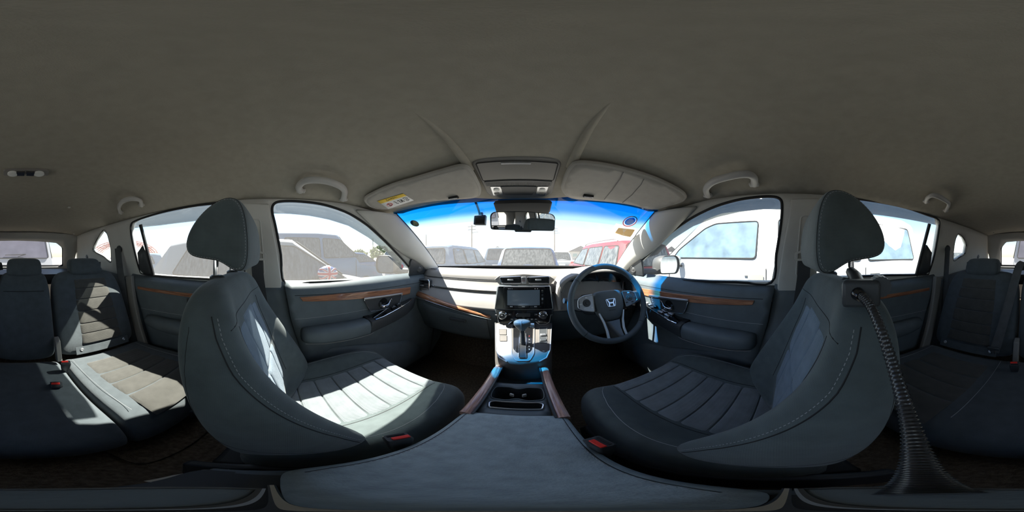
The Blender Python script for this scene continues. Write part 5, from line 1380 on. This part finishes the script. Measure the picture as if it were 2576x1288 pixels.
def car(name, label, cat, loc, rz, W, top, belt, wins, color, ws=None, rg=None, wheels=(1.3, -1.3), wr=.31, glass_='car_glass_dusty', tumble=.16, group='parked cars around', wiper=False, handles=(), rail=False, seams=(), roofrail=False, tail_z=.8, glass_x=.80):
    t = thing(name, label, cat, (0, 0, 0), group)
    ys = [p[0] for p in top]; y1, y0 = ys[0], ys[-1]; cy = (y0+y1)/2; hl_ = (y1-y0)/2
    tab = [(-p[0], p[1]) for p in top]
    def zt(y): return interp(-y, tab)
    def wB(y): return W/2*(1-.13*abs((y-cy)/hl_)**5)
    def zB(y): return min(belt, zt(y)-.02)
    def wT(y): return wB(y)-tumble*max(0, zt(y)-zB(y))/.5-.015
    def sx(y, z):
        if z <= zB(y): return wB(y)
        k = min(1, (z-zB(y))/max(.01, zt(y)-zB(y))); return lerp(wB(y), wT(y), k)
    st = sorted(set([round(p[0], 3) for p in top]+[round(lerp(y0, y1, i/36), 3) for i in range(37)]))
    rings = []
    for y in st:
        a, b, w, v = zt(y), zB(y), wB(y), wT(y); zl = .20
        half = [(w*.90, zl), (w*.985, zl+.10), (w, lerp(zl, b, .55)), (w*.985, b-.02), (w*.97, b), (lerp(w*.97, v, .9), lerp(b, a, .9)), (v*.93, a-.006), (v*.6, a+.010), (0, a+.016)]
        ring = [V((x, y, z)) for x, z in half]+[V((-x, y, z)) for x, z in half[-2::-1]]
        rings.append(ring)
    body = MB().loft(rings).build('body', 'paint_'+color, t, ang=38)
    for s in (-1, 1):
        for poly in wins:
            pl = [V((s*(sx(y, z)*.985+.010), y, z)) for y, z in poly]
            pl = rpoly(pl, .05, 3)
            w_ = MB().prism(pl, (-s*.03, 0, 0)).build('side_window', glass_, t, smooth=False)
            MB().tube(pl, .010, 5, closed=True).build('window_seal', 'rubber', w_)
        for y in seams:
            MB().tube([V((s*(sx(y, z)+.001), y, z)) for z in [lerp(.3, zB(y)-.01, k/6) for k in range(7)]], .006, 4).build('door_gap', 'rubber', t)
        for y, z in handles:
            MB().box((s*(sx(y, z)+.012), y, z), (.025, .17, .035)).build('door_handle', 'paint_'+color, t, bevel=.01)
        for y in wheels:
            wl_ = MB().lathe([(wr*.62, -.10), (wr*.95, -.10), (wr, -.07), (wr, .07), (wr*.95, .10), (wr*.62, .10)], V((s*(W/2-.10), y, wr)), (s, 0, 0), 24).build('tyre', 'tyre', t)
            MB().lathe([(wr*.63, .085), (wr*.55, .075), (wr*.2, .085), (0, .085)], V((s*(W/2-.10), y, wr)), (s, 0, 0), 20).build('wheel_rim', 'alloy', wl_)
    def across(pa, pb, name, inset=.86):
        (ya, za), (yb, zb) = pa, pb
        xa = wT(ya)*inset if zt(ya) > belt+.1 else wB(ya)*inset; xb = wT(yb)*inset
        n_ = V((0, -(zb-za), (yb-ya))).normalized(); n_ = n_ if n_.z > 0 else -n_
        q = rpoly([V((-xa, ya, za))+n_*.028, V((xa, ya, za))+n_*.028, V((xb, yb, zb))+n_*.028, V((-xb, yb, zb))+n_*.028], .06, 3)
        g_ = MB().prism(q, -n_*.03).build(name, glass_, t, smooth=False)
        MB().tube(q, .012, 5, closed=True).build('window_seal', 'rubber', g_)
        if wiper and name == 'rear_window':
            MB().tube([q[0].lerp(q[5], .45)+n_*.02, q[0].lerp(q[5], .35)+n_*.025+V((.35, 0, .06)), q[0].lerp(q[5], .2)+n_*.02+V((.02, .0, .03))], .010, 6).build('wiper', 'rubber', g_)
    if ws: across(*ws, 'windscreen')
    if rg: across(*rg, 'rear_window', glass_x)
    yr = y0
    for s in (-1, 1):
        MB().box((s*W*.40, yr+.07, tail_z), (.20, .18, .30)).build('tail_lamp', 'tail_red', t, bevel=.03)
        MB().box((s*W*.37, y1-.10, .68), (.28, .24, .16)).build('head_lamp', 'lamp_clear', t, bevel=.04)
    MB().box((0, yr-.005, .72), (.36, .03, .17)).build('number_plate', 'plate_white', t, bevel=.01)
    MB().box((0, yr+.01, .42), (W*.9, .12, .18)).build('rear_bumper', 'paint_'+color, t, bevel=.04)
    if roofrail:
        for s in (-1, 1):
            MB().tube(spline([V((s*wT(-.5)*.9, y, zt(y)+d)) for y, d in [(.5, .0), (.35, .05), (-.5, .05), (-1.4, .05), (-1.55, .0)]], 4), .016, 6).build('roof_rail', 'alloy', t)
    t.location = (loc[0], loc[1], G); t.rotation_euler = (0, 0, rz)
    return t
def car_mirror(t, x, y, z, s, m):
    o = MB().loft([[V((x+s*(.02+.16*k), y+a*sc, z+b*sc*.72)) for a, b in [(math.cos(2*PI*i/14)*.06, math.sin(2*PI*i/14)*.13) for i in range(14)]] for k, sc in [(0, .7), (.3, .95), (.8, 1), (1, .8)]]).build('door_mirror', m, t, sub=1)
    MB().tube([V((x-s*.02, y, z-.08)), V((x+s*.06, y, z-.05))], .02, 8).build('mirror_foot', 'rubber', o)
    return o
def hatch(H=1.5, L=4.0, belt=.95):
    h = L/2
    top = [(h, .45), (h-.05, .72), (h-.30, .84), (h-1.00, .98), (h-1.75, H-.03), (h-2.3, H), (-h+.75, H-.02), (-h+.45, H-.06), (-h+.12, 1.02), (-h+.03, .85), (-h, .45)]
    wins = [[(h-1.05, 1.0), (h-1.72, H-.13), (h-2.30, H-.11), (h-2.30, .98)], [(h-2.38, .98), (h-2.38, H-.11), (-h+.85, H-.13), (-h+.62, 1.02)]]
    return dict(top=top, belt=belt, wins=wins, ws=((h-1.05, 1.01), (h-1.70, H-.08)), rg=((-h+.16, 1.04), (-h+.42, H-.09)), wheels=(h-.75, -h+.70), seams=(h-1.15, h-2.34, -h+1.0), handles=((h-2.15, .86), (-h+1.25, .88)))
def wagon(H=1.65, L=4.4, belt=1.0):
    h = L/2
    top = [(h, .45), (h-.04, .80), (h-.35, .95), (h-1.05, 1.06), (h-1.70, H-.03), (h-2.3, H), (-h+.45, H-.02), (-h+.22, H-.08), (-h+.05, 1.05), (-h, .80), (-h, .45)]
    wins = [[(h-1.10, 1.06), (h-1.66, H-.14), (h-2.20, H-.12), (h-2.20, 1.04)], [(h-2.28, 1.04), (h-2.28, H-.12), (-h+1.12, H-.12), (-h+1.12, 1.05)], [(-h+1.04, 1.05), (-h+1.04, H-.12), (-h+.42, H-.14), (-h+.34, 1.08)]]
    return dict(top=top, belt=belt, wins=wins, ws=((h-1.10, 1.09), (h-1.66, H-.08)), rg=((-h+.075, 1.08), (-h+.20, H-.13)), wheels=(h-.85, -h+.80), seams=(h-1.2, h-2.24, -h+1.1), handles=((h-2.0, .94), (-h+1.35, .96)), wr=.34)
def van(H=1.98, L=4.7, belt=1.15):
    h = L/2
    top = [(h, .50), (h-.01, .95), (h-.16, 1.12), (h-.40, 1.22), (h-1.12, H-.10), (h-1.40, H-.02), (h-2.0, H), (-h+.35, H), (-h+.12, H-.06), (-h+.02, 1.15), (-h, .5)]
    wins = [[(h-.62, 1.27), (h-.72, 1.40), (h-1.18, 1.72), (h-1.35, 1.78), (h-1.98, 1.78), (h-1.96, 1.27)], [(h-2.25, 1.27), (h-2.25, 1.80), (-h+1.32, 1.80), (-h+1.32, 1.24)], [(-h+1.20, 1.24), (-h+1.20, 1.82), (-h+.28, 1.80), (-h+.22, 1.24)]]
    return dict(top=top, belt=belt, wins=wins, ws=((h-.42, 1.26), (h-1.08, H-.16)), rg=((-h+.035, 1.20), (-h+.115, H-.16)), wheels=(h-.95, -h+1.15), seams=(h-.55, h-2.10, -h+1.26), handles=((h-1.90, 1.06), (-h+1.1, 1.06)), wr=.33, tumble=.10)
def unplaced(t):
    t['_p'] = list(t.location); t.location = (0, 0, 0)
def placed(t):
    t.location = t['_p']; del t['_p']
# white van on the driver side, side on
v1 = car('van', 'white van parked alongside the driver windows', 'van', (2.92, .0), 0, 1.70, color='white', glass_='car_glass', **van())
unplaced(v1)
car_mirror(v1, -.83, 1.55, 1.22, -1, 'paint_white')
MB().box((-.872, .38, 1.02), (.012, .20, .10)).build('handle_cup', 'paint_champagne', v1, bevel=.02)
placed(v1)
# small crossover with flag mirror on the passenger side
m1 = car('compact_car', 'pale compact car with flag mirror right beside the passenger window', 'car', (-2.86, -.05), 0, 1.76, color='champagne', **hatch(1.56, 4.1, .98))
unplaced(m1)
cm = MB().loft([[V((.92+.18*math.sin(f)*.9, .66+.085*math.cos(f)*math.cos(2*PI*i/18), 1.075+.085*math.cos(f)*math.sin(2*PI*i/18)*1.0)) for i in range(18)] for f in [R(a) for a in (-85, -60, -35, -10, 15, 40, 65, 85)]])
mat('flag_blue', (.02, .04, .17), .4); mat('flag_white', (.55, .55, .55), .4); mat('flag_red', (.40, .02, .03), .4)
mr_ = MB(); CMc = V((.98, .70, 1.085)); 
def ell(a, b, k=1.0): return CMc+V((.085*k*math.cos(a)*math.cos(b), .125*k*math.sin(b), .095*k*math.sin(a)*math.cos(b)))
mr_.loft([[ell(2*PI*i/20, R(b)) for i in range(20)] for b in (-88, -70, -45, -20, 0, 20, 45, 70, 88)])
mo = mr_.build('door_mirror', 'flag_blue', m1)
def stripe(pts, r, m, k): MB().sweep([ell(R(a), R(b), k) for a, b in pts], [(-r, -.003), (r, -.003), (r, .003), (-r, .003)], up=(1, 0, 0)).build('flag_stripe', m, mo)
for m_, r1, k in (('flag_white', .024, 1.0), ('flag_red', .013, 1.03)):
    MB().sweep([ell(R(a), 0, k) for a in range(-80, 81, 10)], [(-r1, -.004), (r1, -.004), (r1, .004), (-r1, .004)], up=(1, 0, 0)).build('flag_stripe', m_, mo)
    MB().sweep([ell(0, R(b), k) for b in range(-80, 81, 10)], [(-r1, -.004), (r1, -.004), (r1, .004), (-r1, .004)], up=(1, 0, 0)).build('flag_stripe', m_, mo)
    for sg in (-1, 1):
        MB().sweep([ell(R(a*.9*sg), R(a*.75), k-.012) for a in range(-75, 76, 10)], [(-r1*.55, -.004), (r1*.55, -.004), (r1*.55, .004), (-r1*.55, .004)], up=(1, 0, 0)).build('flag_stripe', m_, mo)
placed(m1)
# others
car('pickup_van', 'tall light blue van behind the compact car with flag mirror', 'van', (-5.2, 1.15), 0, 1.8, color='skyblue', **{**wagon(1.98, 4.9, 1.2), 'wins': [[(1.35, 1.28), (.80, 1.80), (.25, 1.82), (.25, 1.25)], [(.15, 1.25), (.15, 1.82), (-.85, 1.82), (-.85, 1.25)], [(-1.0, 1.25), (-1.0, 1.80), (-2.0, 1.80), (-2.05, 1.25)]]})
car('hatchback', 'white hatchback seen from behind left of the door mirror', 'car', (-5.6, 6.6), R(4), 1.70, color='offwhite', **hatch(1.58, 4.0))
car('hatchback', 'dark car half hidden beyond the white hatchback', 'car', (-8.2, 9.6), 0, 1.7, color='dark', **hatch(1.55, 4.0))
car('hatchback', 'blue hatchback far left behind the tall light blue van', 'car', (-8.2, 4.4), 0, 1.7, color='blue', **hatch(1.5, 4.0))
car('minivan', 'silver blue minivan straight ahead of the passenger seat', 'car', (-2.78, 6.1), R(-1), 1.66, color='silver', **wagon(1.66, 4.3))
car('hatchback', 'blue hatchback directly ahead with wide rear window', 'car', (-.02, 5.75), 0, 1.74, color='blue', **{**hatch(1.56, 4.0), 'glass_x': .88})
car('minivan', 'grey minivan further ahead between silver and blue cars', 'car', (-1.9, 11.2), 0, 1.7, color='silver', **wagon(1.82, 4.4))
car('hatchback', 'small pale car further ahead beside the red car', 'car', (2.0, 11.6), 0, 1.6, color='offwhite', **hatch(1.6, 3.7))
car('hatchback', 'red estate car parked ahead of the steering wheel', 'car', (2.45, 4.68), R(1), 1.75, color='red', **wagon(1.66, 4.3), roofrail=True)
car('saloon', 'white saloon between red car and white van', 'car', (5.2, 5.2), 0, 1.7, color='white', **hatch(1.46, 4.4))
car('hatchback', 'dark car far right beyond the white saloon', 'car', (7.7, 8.4), 0, 1.7, color='dark', **hatch(1.5, 4.0))
rv = van(2.02, 4.8)
car('van', 'white van right behind the rear window with wiper', 'van', (-.05, -6.6), PI, 1.92, color='white', wiper=True, **{**rv, 'glass_': 'car_glass_purple', 'glass_x': .90, 'rg': ((-2.4+.035, 1.24), (-2.4+.115, 1.86))})
car('hatchback', 'silver car behind the rear passenger side window', 'car', (-5.2, -5.4), PI, 1.7, color='silver', **hatch(1.42, 4.1))
car('hatchback', 'blue car below the red arches', 'car', (-7.0, -9.0), PI, 1.75, color='blue', **hatch(1.55, 4.2))
car('van', 'white van behind the quarter window on the driver side', 'van', (5.4, -9.0), PI, 1.7, color='white', **van(1.55, 4.6, 1.0) if False else hatch(1.60, 4.3))
# arched shed with red steel trusses
A = thing('arched_shed', 'red steel arches of an open shed behind the parked cars', 'shed', (-15, -18.5, G))
mat('steel_red', (.28, .05, .045), .6); mat('shed_sheet', (.45, .47, .5), .6)
dx = V((.78, -.63, 0)); dn = V((-.63, -.78, 0))
for k in range(4):
    c = V((-14.5, -19.0, G))+dn*(k*2.2)
    ar_ = MB(); pr = []
    for i in range(17):
        a = PI*i/16; pr.append((c+dx*(5.0*math.cos(a))+V((0, 0, 1.3+2.3*math.sin(a))), c+dx*(4.6*math.cos(a))+V((0, 0, 1.3+1.95*math.sin(a)))))
    ar_.tube([p[0] for p in pr], .07, 6).build('arch', 'steel_red', A)
    MB().tube([p[1] for p in pr], .05, 6).build('inner_arch', 'steel_red', A)
    for i in range(16):
        MB().tube([pr[i][0], pr[i+1][1]] if i % 2 else [pr[i][1], pr[i+1][0]], .035, 4).build('lattice_bar', 'steel_red', A)
    for s in (-1, 1):
        MB().tube([c+dx*(5.0*s), c+dx*(5.0*s)+V((0, 0, 1.35))], .08, 6).build('post', 'steel_red', A)
for i in (3, 6, 8, 10, 13):
    a = PI*i/16
    MB().tube([V((-14.5, -19, G))+dn*(k*2.2)+dx*(5.0*math.cos(a))+V((0, 0, 1.3+2.3*math.sin(a))) for k in range(4)], .05, 5).build('purlin', 'steel_red', A)
# utility poles
mat('pole_wood', (.14, .12, .10), .8)
def pole(px, py, d, label, arms=True):
    top = at(px, py, d=d); t = thing('utility_pole', label, 'pole', (top.x, top.y, G), 'utility poles')
    MB().tube([V((top.x, top.y, G)), top], [.13, .09], 8).build('pole', 'pole_wood', t)
    if arms:
        for dz in (.25, .75):
            MB().box(top-V((0, 0, dz)), (1.3, .10, .09)).build('cross_arm', 'pole_wood', t)
        for s in (-.55, -.2, .2, .55):
            MB().lathe([(.04, 0), (.05, .06), (.03, .14)], top+V((s, 0, -.22)), (0, 0, 1), 8).build('insulator', 'plate_white', t)
        MB().tube([top-V((0, 0, 1.3)), top-V((-.9, 0, 1.15)), top-V((-1.1, 0, 1.2))], .04, 6).build('street_lamp_arm', 'pole_wood', t)
pole(1187, 566, 26, 'utility pole with cross arms beyond the silver minivan')
pole(1395, 572, 34, 'utility pole seen just right of the interior mirror')
pole(1072, 590, 40, 'thin distant pole left beyond the silver minivan', False)
pole(770, 604, 40, 'thin distant pole beyond the tall light blue van', False)
pole(938, 600, 45, 'thin distant pole beyond the white hatchback', False)
# trees
mat('leaf', (.10, .13, .045), .8, var=.4, vscale=2); mat('leaf_dry', (.17, .15, .07), .8, var=.3, vscale=2)
def tree(px, d, h, r, label, m):
    g = ray(px, 644); base = V((CAM.x+g.x*d, CAM.y+g.y*d, G)); t = thing('tree', label, 'tree', base, 'trees beyond the car park')
    MB().tube([base, base+V((.1, 0, h*.5)), base+V((0, .1, h*.75))], [.22, .16, .08], 7).build('trunk', 'pole_wood', t)
    rnd = random.Random(int(px)); mb = MB()
    for k in range(260):
        a = rnd.random()*2*PI; b = math.acos(rnd.uniform(-.75, 1)); q = rnd.uniform(.55, 1.0)
        c = base+V((0, 0, h-r*.72))+V((r*q*math.sin(b)*math.cos(a), r*q*math.sin(b)*math.sin(a), r*.72*q*math.cos(b)))
        s_ = rnd.uniform(.22, .42)*r*.5; ax = V((rnd.gauss(0, 1), rnd.gauss(0, 1), rnd.gauss(0, 1))).normalized(); u = ax.orthogonal().normalized()*s_; w = ax.cross(u)
        mb.add([c-u, c+w*.6, c+u, c-w*.6, c+ax*s_*.4, c-ax*s_*.4], [(0, 1, 4), (1, 2, 4), (2, 3, 4), (3, 0, 4), (1, 0, 5), (2, 1, 5), (3, 2, 5), (0, 3, 5)])
    tag(mb.build('crown', m, t, smooth=False), kind='stuff')
for i, (px, d, h, r, lab_, m) in enumerate([(955, 40, 3.9, 2.6, 'loose green tree beyond the white hatchback', 'leaf'), (1004, 48, 4.6, 2.8, 'dry tree beside the windscreen pillar, passenger side', 'leaf_dry'), (1066, 44, 4.2, 2.6, 'low green tree beyond the silver minivan', 'leaf'), (1100, 50, 3.8, 2.4, 'small dry tree left of the utility pole', 'leaf_dry'), (905, 48, 3.4, 2.4, 'distant round tree between tall light blue van and white hatchback', 'leaf')]):
    tree(px, d, h, r, lab_, m)
# far houses
mat('house_wall', (.42, .40, .37), .9); mat('house_roof', (.16, .15, .15), .8)
def house(px, d, w, h, label):
    g = ray(px, 644); c = V((CAM.x+g.x*d, CAM.y+g.y*d, G)); t = thing('house', label, 'house', c, 'houses far ahead')
    MB().box(c+V((0, 0, h/2)), (w, 5, h)).build('walls', 'house_wall', t)
    MB().prism([c+V((-w/2-.3, -2.8, h)), c+V((w/2+.3, -2.8, h)), c+V((0, -2.8, h+w*.25))], (0, 5.6, 0)).build('roof', 'house_roof', t)
    for s in (-.25, .25):
        o = MB().box(c+V((s*w, -2.52, h*.55)), (w*.18, .08, h*.35)).build('window', 'car_glass', t)
house(1255, 60, 7, 3.0, 'far house with gabled roof left of the blue hatchback roof')
house(1328, 66, 6, 3.4, 'far house with pointed roof above the blue hatchback')
house(1455, 58, 8, 2.8, 'far low house above the red car bonnet')
house(1675, 60, 8, 2.8, 'far house beyond the white saloon')
# own door mirrors
for s, nm in ((-1, 'passenger'), (1, 'driver')):
    t = thing('door_mirror', 'dusty door mirror outside the front %s window' % nm, 'mirror', (s*.86, .80, .78), 'door mirrors')
    c = V((s*.925, .80, .815))
    q = [tuple(p) for p in rpoly([(-.105, -.062), (.085, -.072), (.115, -.02), (.105, .045), (.07, .072), (-.075, .068), (-.11, .03)], .03)]
    rings = [[c+V((s*x*k, y, z*k)) for x, z in q] for y, k in [(-.035, .97), (-.028, 1.0), (.02, .98), (.06, .85), (.085, .55), (.09, .2)]]
    MB().loft(rings, False, True).build('shell', 'cast_iron', t)
    n = V((-s*.22, -1, .02)).normalized()
    MB().loft([[c+V((s*x*.90, -.022+d+s*0-.10*x*0, z*.88)) for x, z in q] for d in (0, .004)]).build('reflector', 'mirror_dusty', t)
    MB().tube([V((s*.72, .86, .765)), V((s*.80, .83, .770)), V((s*.86, .81, .775))], [.03, .024, .026], 8).build('arm', 'cast_iron', t)
